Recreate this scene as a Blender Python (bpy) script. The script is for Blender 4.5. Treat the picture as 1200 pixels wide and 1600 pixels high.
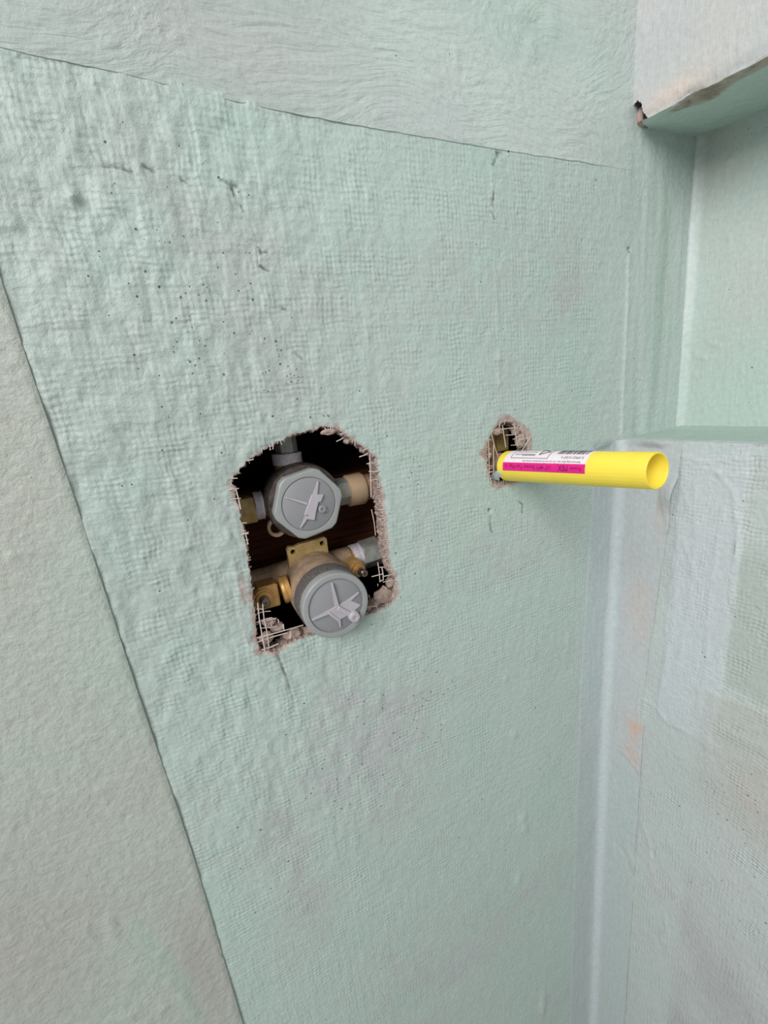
import bpy, bmesh, math, random
import numpy as np
from mathutils import Vector, Matrix

for o in list(bpy.data.objects):
    bpy.data.objects.remove(o)
scene = bpy.context.scene
COL = scene.collection
MM = 0.001
random.seed(7)
RNG = np.random.default_rng(11)

# ------------------------------------------------------------------ camera
# wall plane is y = 0, x runs right along it, z up; the camera stands 27 cm in front of it
cam_data = bpy.data.cameras.new('camera')
cam = bpy.data.objects.new('camera', cam_data)
COL.objects.link(cam)
right = Vector((0.90219234, -0.41853021, -0.10431417))
up = Vector((0.20073506, 0.19334508, 0.96037655))
fwd = Vector((0.38177796, 0.88738388, -0.25844814))
m = Matrix((right, up, -fwd)).transposed().to_4x4()
m.translation = Vector((0, -0.2737, 0))
cam.matrix_world = m
cam_data.sensor_fit = 'VERTICAL'
cam_data.sensor_height = 24.0
cam_data.lens = 665.04 / 1600 * 24.0
cam_data.clip_start = 0.01
scene.camera = cam

# ------------------------------------------------------------------ light
world = bpy.data.worlds.new('room_daylight')
scene.world = world
world.use_nodes = True
bg = world.node_tree.nodes['Background']
bg.inputs[0].default_value = (0.97, 0.985, 1.0, 1)
bg.inputs[1].default_value = 0.33


def area(name, loc, target, sx, sy, power, col):
    d = bpy.data.lights.new(name, 'AREA')
    d.shape = 'RECTANGLE'
    d.size = sx
    d.size_y = sy
    d.energy = power
    d.color = col
    o = bpy.data.objects.new(name, d)
    COL.objects.link(o)
    o.location = loc
    o.rotation_euler = (Vector(target) - Vector(loc)).to_track_quat('-Z', 'Y').to_euler()
    return o


# daylight of the room's window, high and to the left behind the camera
area('window_daylight', (-1.15, -1.12, 0.92), (0.2, 0, 0.05), 1.15, 1.15, 39.0, (1.0, 0.99, 0.98))

vs = scene.view_settings
vs.view_transform = 'Standard'
vs.look = 'None'
vs.gamma = 1
vs.use_curve_mapping = False
vs.exposure = 0.0


# ------------------------------------------------------------------ helpers
def lin(r, g, b):
    f = lambda c: (c / 255 / 12.92) if c / 255 <= 0.04045 else ((c / 255 + 0.055) / 1.055) ** 2.4
    return np.array([f(r), f(g), f(b)])


_tab = RNG.random((256, 256))


def vnoise(x, y):
    xi = np.floor(x).astype(int)
    yi = np.floor(y).astype(int)
    fx = x - xi
    fy = y - yi
    fx = fx * fx * fx * (fx * (fx * 6 - 15) + 10)
    fy = fy * fy * fy * (fy * (fy * 6 - 15) + 10)
    a = _tab[xi & 255, yi & 255]
    b = _tab[(xi + 1) & 255, yi & 255]
    c = _tab[xi & 255, (yi + 1) & 255]
    d = _tab[(xi + 1) & 255, (yi + 1) & 255]
    return (a + (b - a) * fx) * (1 - fy) + (c + (d - c) * fx) * fy


def fbm(x, y, s, octs=3, seed=0.0):
    v = 0
    a = 1.0
    t = 0
    for k in range(octs):
        f = 2 ** k / s
        v = v + a * (vnoise(x * f + 17.3 * k + seed * 7.7, y * f + 5.1 * k + seed * 3.3) - 0.5)
        t += a
        a *= 0.5
    return v / t * 2      # about -1..1


def sstep(a, b, x):
    t = np.clip((x - a) / (b - a), 0, 1)
    return t * t * (3 - 2 * t)


def blob(x, y, cx, cy, rx, ry=None):
    ry = ry or rx
    return np.exp(-(((x - cx) / rx) ** 2 + ((y - cy) / ry) ** 2))


def seg_dist(x, y, pts):
    d = np.full(np.shape(x), 1e9)
    for (ax, ay), (bx, by) in zip(pts[:-1], pts[1:]):
        vx, vy = bx - ax, by - ay
        t = np.clip(((x - ax) * vx + (y - ay) * vy) / (vx * vx + vy * vy + 1e-9), 0, 1)
        d = np.minimum(d, np.hypot(x - ax - t * vx, y - ay - t * vy))
    return d


def nearest_on(poly, x, y):
    best = np.full(x.shape, 1e9)
    bx_ = x.copy()
    by_ = y.copy()
    n = len(poly)
    for i in range(n):
        ax, ay = poly[i]
        cx, cy = poly[(i + 1) % n]
        vx, vy = cx - ax, cy - ay
        t = np.clip(((x - ax) * vx + (y - ay) * vy) / (vx * vx + vy * vy + 1e-9), 0, 1)
        qx, qy = ax + t * vx, ay + t * vy
        d = np.hypot(x - qx, y - qy)
        k = d < best
        best[k] = d[k]
        bx_[k] = qx[k]
        by_[k] = qy[k]
    return best, bx_, by_


def inside(poly, x, y):
    r = np.zeros(x.shape, bool)
    n = len(poly)
    for i in range(n):
        ax, ay = poly[i]
        bx, by = poly[(i + 1) % n]
        if ay == by:
            continue
        c = ((ay > y) != (by > y)) & (x < (bx - ax) * (y - ay) / (by - ay) + ax)
        r ^= c
    return r


def roughen(poly, step, amp, seed):
    """resample an outline and make it ragged"""
    out = []
    rr = random.Random(seed)
    n = len(poly)
    for i in range(n):
        a = Vector(poly[i])
        b = Vector(poly[(i + 1) % n])
        k = max(1, int((b - a).length / step))
        nrm = Vector((-(b - a).y, (b - a).x)).normalized()
        for j in range(k):
            p = a + (b - a) * (j / k) + nrm * rr.uniform(-amp, amp)
            out.append((p.x, p.y))
    return out


def link(o, parent=None):
    COL.objects.link(o)
    if parent is not None:
        o.parent = parent
    return o


def obj(name, verts, faces, mat, parent=None, smooth=True, angle=40, origin=None):
    """one mesh object, coordinates in millimetres"""
    v = np.asarray(verts, float) * MM
    og = np.zeros(3)
    if origin is not None and parent is None:
        og = np.asarray(origin, float) * MM
        v = v - og
    if parent is not None:
        v = v - np.array(parent.get('_o', (0, 0, 0)))
    me = bpy.data.meshes.new(name)
    me.from_pydata(v.tolist(), [], faces if isinstance(faces, list) else faces.tolist())
    me.materials.append(mat)
    me.validate()
    if smooth:
        me.polygons.foreach_set('use_smooth', np.ones(len(me.polygons), bool))
        if angle < 180:
            me.set_sharp_from_angle(angle=math.radians(angle))
    me.update()
    o = bpy.data.objects.new(name, me)
    o.location = og
    return link(o, parent)


def thing(name, label, cat, loc, group=None):
    o = bpy.data.objects.new(name, None)
    o.empty_display_size = 0.01
    o.location = Vector(loc) * MM
    o['_o'] = tuple(Vector(loc) * MM)
    o['label'] = label
    o['category'] = cat
    if group:
        o['group'] = group
    return link(o)


def part(name, geo, mat, parent, **kw):
    """a mesh under a thing (or under a part of it)"""
    org = parent.get('_o', (0, 0, 0))
    o = obj(name, geo[0], geo[1], mat, parent, **kw)
    o['_o'] = tuple(org)
    return o


def struct(o):
    o['kind'] = 'structure'
    return o


def basis(axis):
    w = Vector(axis).normalized()
    ref = Vector((0, 0, 1)) if abs(w.z) < 0.9 else Vector((1, 0, 0))
    u = ref.cross(w).normalized()
    v = w.cross(u)
    return u, v, w


def lathe(prof, org, axis, n=40, shape=None, cap=True):
    """prof: [(t along axis, radius)] ; shape(angle) scales the radius"""
    u, v, w = basis(axis)
    org = Vector(org)
    V, F = [], []
    for t, r in prof:
        for k in range(n):
            a = 2 * math.pi * k / n
            s = shape(a) if shape else 1.0
            V.append(org + w * t + (u * math.cos(a) + v * math.sin(a)) * r * s)
    for i in range(len(prof) - 1):
        for k in range(n):
            k2 = (k + 1) % n
            F.append((i * n + k, i * n + k2, (i + 1) * n + k2, (i + 1) * n + k))
    if cap:
        if prof[0][1] > 1e-6:
            F.append(tuple(reversed(range(n))))
        if prof[-1][1] > 1e-6:
            F.append(tuple((len(prof) - 1) * n + k for k in range(n)))
    return V, F


def hexshape(k=6, clip=1.0, rot=0.0):
    """radius factor of a k-sided nut whose corners are turned down to a circle"""
    ap = math.cos(math.pi / k)

    def f(a):
        d = (a - rot) % (2 * math.pi / k) - math.pi / k
        return min(clip, ap / math.cos(d) / ap * ap) if clip >= 1 else min(1.0, clip / math.cos(d))
    return f


def prism(poly, org, u, v, w, d0, d1, chamfer=0.0):
    """polygon in the (u, v) frame pushed from depth d0 to d1 along w, with a chamfer on the d1 side"""
    org, u, v, w = Vector(org), Vector(u), Vector(v), Vector(w)
    n = len(poly)
    c = Vector((sum(p[0] for p in poly) / n, sum(p[1] for p in poly) / n))
    V, F = [], []
    rings = [(d0, 0.0)] + ([(d1 - chamfer, 0.0), (d1, chamfer)] if chamfer else [(d1, 0.0)])
    for d, ins in rings:
        for p in poly:
            q = Vector(p[:2])
            if ins:
                e = (c - q)
                q = q + e.normalized() * min(ins, e.length * 0.5)
            V.append(org + u * q.x + v * q.y + w * d)
    for i in range(len(rings) - 1):
        for k in range(n):
            k2 = (k + 1) % n
            F.append((i * n + k, i * n + k2, (i + 1) * n + k2, (i + 1) * n + k))
    F.append(tuple(reversed(range(n))))
    F.append(tuple((len(rings) - 1) * n + k for k in range(n)))
    return V, F


def plate_with_holes(outer, holes, org, u, v, w, d0, d1):
    """flat plate with round holes: built as a filled 2D curve"""
    cu = bpy.data.curves.new('tmp', 'CURVE')
    cu.dimensions = '2D'
    cu.fill_mode = 'BOTH'
    for loop in [outer] + holes:
        s = cu.splines.new('POLY')
        s.points.add(len(loop) - 1)
        for p, q in zip(s.points, loop):
            p.co = (q[0], q[1], 0, 1)
        s.use_cyclic_u = True
    cu.extrude = 0.5
    return from_curve(cu, lambda p: Vector(org) + Vector(u) * p.x + Vector(v) * p.y + Vector(w) * (d0 + (p.z + 0.5) * (d1 - d0)))


def from_curve(cu, fn):
    t = bpy.data.objects.new('tmp', cu)
    COL.objects.link(t)
    bpy.context.view_layer.update()
    dg = bpy.context.evaluated_depsgraph_get()
    me = t.evaluated_get(dg).to_mesh()
    V = [fn(p.co) for p in me.vertices]
    F = [tuple(p.vertices) for p in me.polygons]
    t.evaluated_get(dg).to_mesh_clear()
    bpy.data.objects.remove(t)
    bpy.data.curves.remove(cu)
    return V, F


def merge(*gs):
    V, F = [], []
    for g in gs:
        o = len(V)
        V += list(g[0])
        F += [tuple(i + o for i in f) for f in g[1]]
    return V, F


def tube(pts, r, n=5):
    pts = [Vector(p) for p in pts]
    V, F = [], []
    for i, p in enumerate(pts):
        a = pts[max(0, i - 1)]
        b = pts[min(len(pts) - 1, i + 1)]
        u, v, w = basis(b - a)
        rr = r[i] if isinstance(r, (list, tuple)) else r
        for k in range(n):
            t = 2 * math.pi * k / n
            V.append(p + u * rr * math.cos(t) + v * rr * math.sin(t))
    for i in range(len(pts) - 1):
        for k in range(n):
            k2 = (k + 1) % n
            F.append((i * n + k, i * n + k2, (i + 1) * n + k2, (i + 1) * n + k))
    F.append(tuple(reversed(range(n))))
    F.append(tuple((len(pts) - 1) * n + k for k in range(n)))
    return V, F


# ------------------------------------------------------------------ materials
class NT:
    def __init__(self, name):
        self.m = bpy.data.materials.new(name)
        self.m.use_nodes = True
        self.t = self.m.node_tree
        self.b = self.t.nodes['Principled BSDF']

    def n(self, typ, **kw):
        x = self.t.nodes.new('ShaderNode' + typ)
        for k, v in kw.items():
            if k.startswith('i_'):
                key = k[2:]
                key = int(key) if key.isdigit() else key.replace('_', ' ')
                x.inputs[key].default_value = v
            else:
                setattr(x, k, v)
        return x

    def l(self, a, b):
        self.t.links.new(a, b)

    def math(self, op, a, b=None, c=None):
        x = self.n('Math', operation=op)
        for i, q in enumerate((a, b, c)):
            if q is None:
                continue
            if isinstance(q, (int, float)):
                x.inputs[i].default_value = q
            else:
                self.l(q, x.inputs[i])
        return x.outputs[0]

    def mix(self, fac, a, b, blend='MIX'):
        x = self.n('Mix', data_type='RGBA', blend_type=blend)
        for i, q in ((0, fac), (6, a), (7, b)):
            if isinstance(q, (int, float)):
                x.inputs[i].default_value = q
            elif isinstance(q, (tuple, list, np.ndarray)):
                x.inputs[i].default_value = tuple(q)[:3] + (1,)
            else:
                self.l(q, x.inputs[i])
        return x.outputs[2]

    def bump(self, h, dist, prev=None, strength=1.0):
        x = self.n('Bump')
        x.inputs['Strength'].default_value = strength
        x.inputs['Distance'].default_value = dist
        self.l(h, x.inputs['Height'])
        if prev is not None:
            self.l(prev, x.inputs['Normal'])
        return x.outputs[0]


def paint_material(name, rough, weave=0.0, pitch=3.0, brush=None, grain=0.00006, plane='xz', stipple=0.0, bend=0.02, stroke=0.0008, tilt=0.35):
    """painted waterproofing coat: colour comes from the 'tint' attribute (alpha = how many pinholes)"""
    t = NT(name)
    at = t.n('Attribute', attribute_name='tint')
    tc = t.n('TexCoord')
    co = tc.outputs['Object']
    n1 = t.n('TexNoise', i_Scale=260.0, i_Detail=3.0)
    t.l(co, n1.inputs['Vector'])
    var = t.n('MapRange', i_1=0.3, i_2=0.7, i_3=0.94, i_4=1.05)
    t.l(n1.outputs['Fac'], var.inputs[0])
    hsv = t.n('HueSaturation')
    t.l(at.outputs['Color'], hsv.inputs['Color'])
    t.l(var.outputs[0], hsv.inputs['Value'])
    # pinholes and small pits
    vo = t.n('TexVoronoi', i_Scale=420.0)
    t.l(co, vo.inputs['Vector'])
    sep = t.n('SeparateColor')
    t.l(vo.outputs['Color'], sep.inputs[0])
    has = t.math('LESS_THAN', sep.outputs[0], at.outputs['Alpha'])
    rad = t.math('MULTIPLY_ADD', t.math('POWER', sep.outputs[1], 4.0), 0.2, 0.095)
    pit = t.n('MapRange')
    t.l(t.math('DIVIDE', vo.outputs['Distance'], rad), pit.inputs[0])
    pit.inputs[1].default_value = 1.15
    pit.inputs[2].default_value = 0.75
    pits = t.math('MULTIPLY', pit.outputs[0], has)
    col = t.mix(pits, hsv.outputs[0], tuple(lin(92, 98, 94)))
    t.l(col, t.b.inputs['Base Color'])
    t.b.inputs['Roughness'].default_value = rough
    t.b.inputs['Specular IOR Level'].default_value = 0.4
    nrm = None
    mp = t.n('Mapping')
    t.l(co, mp.inputs['Vector'])
    dn = t.n('TexNoise', i_Scale=70.0, i_Detail=2.0)
    t.l(co, dn.inputs['Vector'])
    warp = t.n('VectorMath', operation='MULTIPLY_ADD')
    t.l(dn.outputs['Color'], warp.inputs[0])
    warp.inputs[1].default_value = (0.006, 0.006, 0.006)
    t.l(co, warp.inputs[2])
    if weave:
        at2 = t.n('Attribute', attribute_name='weave')
        sx = t.n('SeparateXYZ')
        t.l(warp.outputs[0], sx.inputs[0])
        k = 2 * math.pi / (pitch * MM)
        ua = sx.outputs['X'] if plane == 'xz' else sx.outputs['Y']
        wa = t.math('SINE', t.math('MULTIPLY', ua, k))
        wb = t.math('SINE', t.math('MULTIPLY', sx.outputs['Z'], k * 0.93))
        wsum = t.math('MULTIPLY', t.math('ADD', t.math('MULTIPLY', wa, 0.8), wb), at2.outputs['Fac'])
        # the roller filled the weave in places
        fill = t.n('TexNoise', i_Scale=45.0, i_Detail=3.0)
        t.l(co, fill.inputs['Vector'])
        fr = t.n('MapRange', i_1=0.35, i_2=0.68, i_3=0.0, i_4=1.0)
        t.l(fill.outputs['Fac'], fr.inputs[0])
        nrm = t.bump(t.math('MULTIPLY', wsum, fr.outputs[0]), weave, nrm)
    if brush:
        mp.inputs['Scale'].default_value = brush
        mp.inputs['Rotation'].default_value = (0, tilt if plane == 'xz' else 0, 0)
        sw = t.n('TexNoise', i_Scale=9.0, i_Detail=1.0)
        t.l(co, sw.inputs['Vector'])
        swv = t.n('VectorMath', operation='MULTIPLY_ADD')
        t.l(sw.outputs['Color'], swv.inputs[0])
        swv.inputs[1].default_value = (bend, bend, bend)
        t.l(co, swv.inputs[2])
        t.l(swv.outputs[0], mp.inputs['Vector'])
        bn = t.n('TexNoise', i_Scale=1.0, i_Detail=3.0, i_Distortion=0.3)
        t.l(mp.outputs[0], bn.inputs['Vector'])
        nrm = t.bump(bn.outputs['Fac'], stroke, nrm, 0.6)
    if stipple:
        sn = t.n('TexNoise', i_Scale=230.0, i_Detail=4.0, i_Roughness=0.62)
        t.l(warp.outputs[0], sn.inputs['Vector'])
        nrm = t.bump(sn.outputs['Fac'], stipple, nrm)
    gn = t.n('TexNoise', i_Scale=900.0, i_Detail=2.0)
    t.l(co, gn.inputs['Vector'])
    nrm = t.bump(gn.outputs['Fac'], grain, nrm)
    nrm = t.bump(t.math('SUBTRACT', 1.0, pits), 0.0004, nrm)
    t.l(nrm, t.b.inputs['Normal'])
    return t.m


def simple(name, rgb, rough=0.5, metal=0.0, var=0.0, scale=200.0, rgb2=None, bump=0.0, bscale=600.0, spec=0.5, stretch=None):
    t = NT(name)
    tc = t.n('TexCoord')
    src = tc.outputs['Object']
    if stretch:
        mp = t.n('Mapping')
        mp.inputs['Scale'].default_value = stretch
        t.l(src, mp.inputs['Vector'])
        src = mp.outputs[0]
    c1 = lin(*rgb)
    c2 = lin(*rgb2) if rgb2 else c1 * (1 - var)
    nz = t.n('TexNoise', i_Scale=scale, i_Detail=4.0, i_Roughness=0.6)
    t.l(src, nz.inputs['Vector'])
    mr = t.n('MapRange', i_1=0.35, i_2=0.65)
    t.l(nz.outputs['Fac'], mr.inputs[0])
    t.l(t.mix(mr.outputs[0], tuple(c1), tuple(c2)), t.b.inputs['Base Color'])
    t.b.inputs['Roughness'].default_value = rough
    t.b.inputs['Metallic'].default_value = metal
    t.b.inputs['Specular IOR Level'].default_value = spec
    if bump:
        b2 = t.n('TexNoise', i_Scale=bscale, i_Detail=4.0)
        t.l(src, b2.inputs['Vector'])
        t.l(t.bump(b2.outputs['Fac'], bump), t.b.inputs['Normal'])
    return t.m


M = {}
M['mesh_board'] = paint_material('painted_mesh_board', 0.5, weave=0.00011, pitch=3.2, stipple=0.0009)
M['mesh_board_side'] = paint_material('painted_mesh_board_side', 0.5, weave=0.00016, pitch=3.2, plane='yz', stipple=0.0008)
M['drywall'] = paint_material('painted_drywall', 0.52, stipple=0.0011)
M['brushed'] = paint_material('brushed_coat', 0.48, brush=(36, 300, 190), stipple=0.0005, bend=0.10, stroke=0.0022, tilt=0.3)
M['side_coat'] = paint_material('side_coat', 0.5, brush=(300, 330, 60), plane='yz', stipple=0.0005)
M['cement'] = simple('raw_cement_core', (176, 158, 150), 0.95, rgb2=(138, 122, 114), scale=420, bump=0.0012, bscale=500, spec=0.1)
M['crumb'] = simple('cement_crumb', (184, 164, 154), 0.95, rgb2=(148, 130, 120), scale=300, bump=0.001, bscale=450, spec=0.1)
M['thread'] = simple('glass_fibre_thread', (214, 198, 190), 0.7, var=0.15, scale=300)
M['wood'] = simple('old_framing_wood', (112, 68, 44), 0.85, rgb2=(70, 40, 26), scale=1.0, stretch=(12, 60, 260), bump=0.0008, bscale=1.0, spec=0.15)
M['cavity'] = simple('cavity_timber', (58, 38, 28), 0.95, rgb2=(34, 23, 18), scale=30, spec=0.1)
M['brass'] = simple('brass', (226, 184, 116), 0.36, 0.45, rgb2=(196, 150, 88), scale=160, bump=0.0001)
M['olive_brass'] = simple('dull_brass', (208, 182, 126), 0.45, 0.3, rgb2=(176, 148, 94), scale=120, bump=0.0001)
M['bronze'] = simple('cast_bronze', (190, 164, 138), 0.6, 0.25, rgb2=(152, 126, 104), scale=140, bump=0.00035, bscale=900)
M['dark_bronze'] = simple('dark_cast_metal', (96, 86, 78), 0.6, 0.5, rgb2=(62, 54, 50), scale=220, bump=0.0004, bscale=700)
M['grit'] = simple('gritty_dark_metal', (112, 106, 104), 0.85, 0.2, rgb2=(70, 64, 64), scale=900, bump=0.0006, bscale=1100)
M['nickel'] = simple('grey_plated_nut', (176, 178, 170), 0.45, 0.3, rgb2=(150, 150, 142), scale=200, bump=0.0002)
M['tape'] = simple('thread_seal_tape', (222, 214, 220), 0.55, rgb2=(190, 184, 192), scale=1.0, stretch=(700, 700, 700), bump=0.0003, bscale=1.0)
M['tan'] = simple('tan_plastic', (206, 176, 142), 0.5, var=0.12, scale=120)
M['copper'] = simple('dull_copper', (186, 146, 126), 0.5, 0.2, rgb2=(150, 112, 94), scale=150)
M['cap'] = simple('grey_plastic', (152, 155, 154), 0.3, var=0.05, scale=150, bump=0.00005)
M['cap_disc'] = simple('grey_disc', (142, 143, 146), 0.45, var=0.05, scale=120, bump=0.00005)
M['sprue'] = simple('pale_moulding', (180, 174, 181), 0.45, var=0.06, scale=160)
M['yellow'] = simple('yellow_plastic', (251, 226, 80), 0.42, var=0.06, scale=60)
M['yellow_in'] = M['yellow']
M['label'] = simple('label_paper', (240, 230, 234), 0.6, var=0.04, scale=300)
M['magenta'] = simple('magenta_print', (232, 22, 136), 0.55, var=0.06, scale=300)
M['ink'] = simple('grey_ink', (92, 84, 92), 0.7)
M['purple_ink'] = simple('purple_ink', (128, 6, 84), 0.7)
M['smear'] = simple('pale_paint_smear', (188, 202, 200), 0.5, var=0.08, scale=200, bump=0.0004, bscale=250)
M['screw'] = simple('steel_screw', (150, 138, 130), 0.35, 0.85, var=0.3, scale=300)
M['bare'] = M['cement']
tb = M['yellow'].node_tree.nodes['Principled BSDF']
tb.inputs['Subsurface Weight'].default_value = 0.25
tb.inputs['Subsurface Radius'].default_value = (0.004, 0.003, 0.001)
tb.inputs['Subsurface Scale'].default_value = 0.6


# ------------------------------------------------------------------ painted plates (walls)
def plate(name, U, Vv, place, tint, mat, weave=None, drop=None, snap=None, skirt=8.0, back=(0, 1, 0), parent=None):
    """grid of U x V (mm); place(u, v) -> x, y, z ; tint(u, v) -> r, g, b, a ; drop(u, v) faces removed"""
    u, v = np.meshgrid(U, Vv)
    nv, nu = u.shape
    fu = (u[:-1, :-1] + u[1:, 1:]) / 2
    fv = (v[:-1, :-1] + v[1:, 1:]) / 2
    keep = np.ones(fu.shape, bool)
    if drop is not None:
        keep = ~drop(fu, fv)
    if snap is not None:
        u, v = snap(u, v, keep)
    P = np.stack(place(u, v), -1).reshape(-1, 3)
    idx = np.arange(nu * nv).reshape(nv, nu)
    q = np.stack([idx[:-1, :-1], idx[:-1, 1:], idx[1:, 1:], idx[1:, :-1]], -1)[keep]
    T = np.stack(np.broadcast_arrays(*tint(u, v)), -1).reshape(-1, 4).astype(np.float32)
    Wv = (np.ones(nu * nv) if weave is None else np.broadcast_to(weave(u, v), u.shape).reshape(-1)).astype(np.float32)
    # skirt around the outer border so that the plate has thickness
    ring = np.concatenate([idx[0, :], idx[1:, -1], idx[-1, -2::-1], idx[-2:0:-1, 0]])
    ex = P[ring] + np.array(back) * skirt
    base = len(P)
    P = np.concatenate([P, ex])
    T = np.concatenate([T, T[ring]])
    Wv = np.concatenate([Wv, Wv[ring]])
    n = len(ring)
    a = np.arange(n)
    sk = np.stack([ring, base + a, base + (a + 1) % n, ring[(a + 1) % n]], -1)
    used = np.zeros(len(P), bool)
    used[q.reshape(-1)] = True
    sk = sk[used[sk[:, 0]] & used[sk[:, 3]]]
    F = np.concatenate([q, sk])
    used = np.zeros(len(P), bool)
    used[F.reshape(-1)] = True
    remap = np.cumsum(used) - 1
    P, T, Wv, F = P[used], T[used], Wv[used], remap[F]
    me = bpy.data.meshes.new(name)
    me.vertices.add(len(P))
    me.vertices.foreach_set('co', (P * MM).astype(np.float32).reshape(-1))
    me.loops.add(len(F) * 4)
    me.loops.foreach_set('vertex_index', F.reshape(-1).astype(np.int32))
    me.polygons.add(len(F))
    me.polygons.foreach_set('loop_start', (np.arange(len(F)) * 4).astype(np.int32))
    me.polygons.foreach_set('use_smooth', np.ones(len(F), bool))
    me.update(calc_edges=True)
    me.validate()
    ca = me.attributes.new('tint', 'FLOAT_COLOR', 'POINT')
    ca.data.foreach_set('color', T.reshape(-1))
    wa = me.attributes.new('weave', 'FLOAT', 'POINT')
    wa.data.foreach_set('value', Wv)
    me.set_sharp_from_angle(angle=math.radians(60))
    me.materials.append(mat)
    o = bpy.data.objects.new(name, me)
    link(o, parent)
    return o, (u, v, keep)


def rows(*spans):
    out = []
    for a, b, s in spans:
        k = max(1, int(round(abs(b - a) / s)))
        out.append(np.linspace(a, b, k, endpoint=False))
    out.append(np.array([spans[-1][1]]))
    return np.concatenate(out)


def mixc(a, b, t):
    return [a[i] * (1 - t) + b[i] * t for i in range(3)]


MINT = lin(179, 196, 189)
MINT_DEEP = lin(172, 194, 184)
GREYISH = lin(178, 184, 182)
PINKISH = lin(174, 174, 172)
PALE = lin(190, 200, 197)
BLUEWHITE = lin(198, 204, 208)
BARE = lin(186, 168, 160)
GOUGE = lin(104, 108, 104)

# outline of the valve opening and of the pipe opening, front face of the board (mm on the wall)
HOLE = [(17.9, -41.7), (21.3, -35.9), (29.8, -29.3), (42.1, -23.3), (49, -20.2), (59.7, -17.2), (72.6, -15.6), (81.4, -13.9),
        (89.5, -15.7), (97.9, -24), (108.6, -32), (116.2, -39.8), (116.5, -55.8), (117.3, -74.8), (116.6, -94.1),
        (116.9, -114.3), (118.2, -126.5), (122, -132.9), (119.6, -143.8), (115.8, -152.5), (101, -155.3), (93.1, -155.4),
        (67, -158.4), (48.4, -157.4), (36.8, -157.4), (25.1, -160.2), (15.5, -156.4), (14.2, -147.4), (16.8, -136.5),
        (17.2, -124.7), (18.6, -109), (19.4, -93.5), (20, -71.9), (20, -55.1)]
SMALL = [(212.5, -43.4), (216.5, -37.4), (219.3, -33.7), (225.8, -29.1), (234.2, -28), (239.2, -31.1), (245, -34.1),
         (249.6, -39.9), (253.2, -46.8), (253.8, -52.2), (252, -58), (249.7, -73.6), (243.7, -79), (228.8, -79.4),
         (217.2, -76.7), (213.4, -71.7), (212, -62.1), (211.3, -51.7)]
HOLE_R = roughen(HOLE, 1.6, 0.75, 3)
SMALL_R = roughen(SMALL, 1.5, 0.9, 5)
PX = np.array([-300, -39.6, 22.9, 79.2, 145, 226.9, 304.4, 365, 900])
PZ = np.array([166, 163.7, 160.5, 156.7, 155.7, 154.9, 155, 154.8, 154.8])
LZ = np.array([-1200, -476, -290, -157, -38.7, 33.8, 73.8, 400])
LX = np.array([-54, -54.6, -55, -58.8, -61.1, -63.3, -63.9, -66])
CZ = np.array([-1200, -900, -350, -63, 400])
CX = np.array([353, 354, 357.5, 366, 367])


def top_edge(x):
    return np.interp(x, PX, PZ)


def left_edge(z):
    return np.interp(z, LZ, LX)


def corner_x(z):
    return np.interp(z, CZ, CX)


DRIPS = [(-26, 108, 2.1, 2.6, 3.0), (5, 124, 1.6, 2, .8), (120, 40, 2, 3, .7), (158, -40, 1.6, 6, .6), (226, 20, 2.2, 3.2, .9),
         (226, 55, 1.4, 9, .55), (300, -250, 2, 10, .9), (262, -190, 3, 2, .8), (222, -262, 3, 4, .9), (230, -330, 4, 5, 1.2),
         (238, -440, 4, 7, 1.4), (240, -455, 5, 6, 1.3), (230, -520, 4, 7, 1.3), (262, -760, 5, 24, 2), (255, -255, 1.6, 1.6, .8),
         (280, -60, 1.2, 9, .5), (262, -88, 1.0, 12, .7), (12, -60, 1.6, 2, .9), (-8, -62, 2, 4, .9), (-14, -75, 3, 2, .8),
         (-30, -40, 2, 5, .6), (-36, -140, 2.5, 3, .8), (0, -180, 2, 3, .7), (85, 95, 2, 3, .6), (130, 120, 1.5, 5, .6),
         (60, 10, 2, 4, .5), (320, 20, 2, 2, .6), (330, 88, 2, 4, .5), (180, 100, 2.5, 1.2, .6), (145, 30, 8, 1.1, .6),
         (-52, 95, 2, 2.5, 1.0), (10, 150, 2.5, 2, .9)]
GOUGES = [[(-15, 122), (-6, 122.5), (2, 121)], [(8, 124), (12, 122)], [(44, 121), (49, 119), (52, 119)], [(49, 118), (50, 114.5)],
          [(52.5, 110), (53.5, 107)], [(59, 88.5), (59.5, 86.5)], [(59, 87.2), (62.5, 87)], [(57.5, 80), (60, 78.2), (62, 78)],
          [(24, 119.5), (26, 118.8)], [(230, 153.5), (236, 152.5)], [(231, 152), (227, 146)], [(227, 130), (225, 121)],
          [(224, 117), (227, 113)], [(71, 31), (74, 29)], [(82.5, -7.4), (83.3, -7.4)], [(85.2, -7.6), (86, -7.6)],
          [(26, -163), (28, -175), (29.5, -186), (30, -197)], [(66.5, 57), (68.5, 57)], [(213, -103), (211.5, -109), (213, -117)],
          [(243, -97), (247, -100), (246, -107)]]
RIDGES = [([(226, 141), (225, 122), (224, 112)], 1.4, .7), ([(24, -160), (30, -165), (30, -200)], 1.6, .6),
          ([(10, -60), (12, -80), (9, -120), (8, -150), (30, -165)], 1.8, .8),
          ([(215, -10), (205, -28), (200, -50)], 2.2, .5), ([(226, 0), (224, 12)], 1.5, .9),
          ([(205, -84), (212, -92), (216, -100)], 2.0, .6), ([(118, 46), (126, 48), (140, 46), (150, 47), (165, 45)], 1.3, .6),
          ([(186, 32), (206, 33), (222, 38)], 1.0, .45)]


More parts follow.
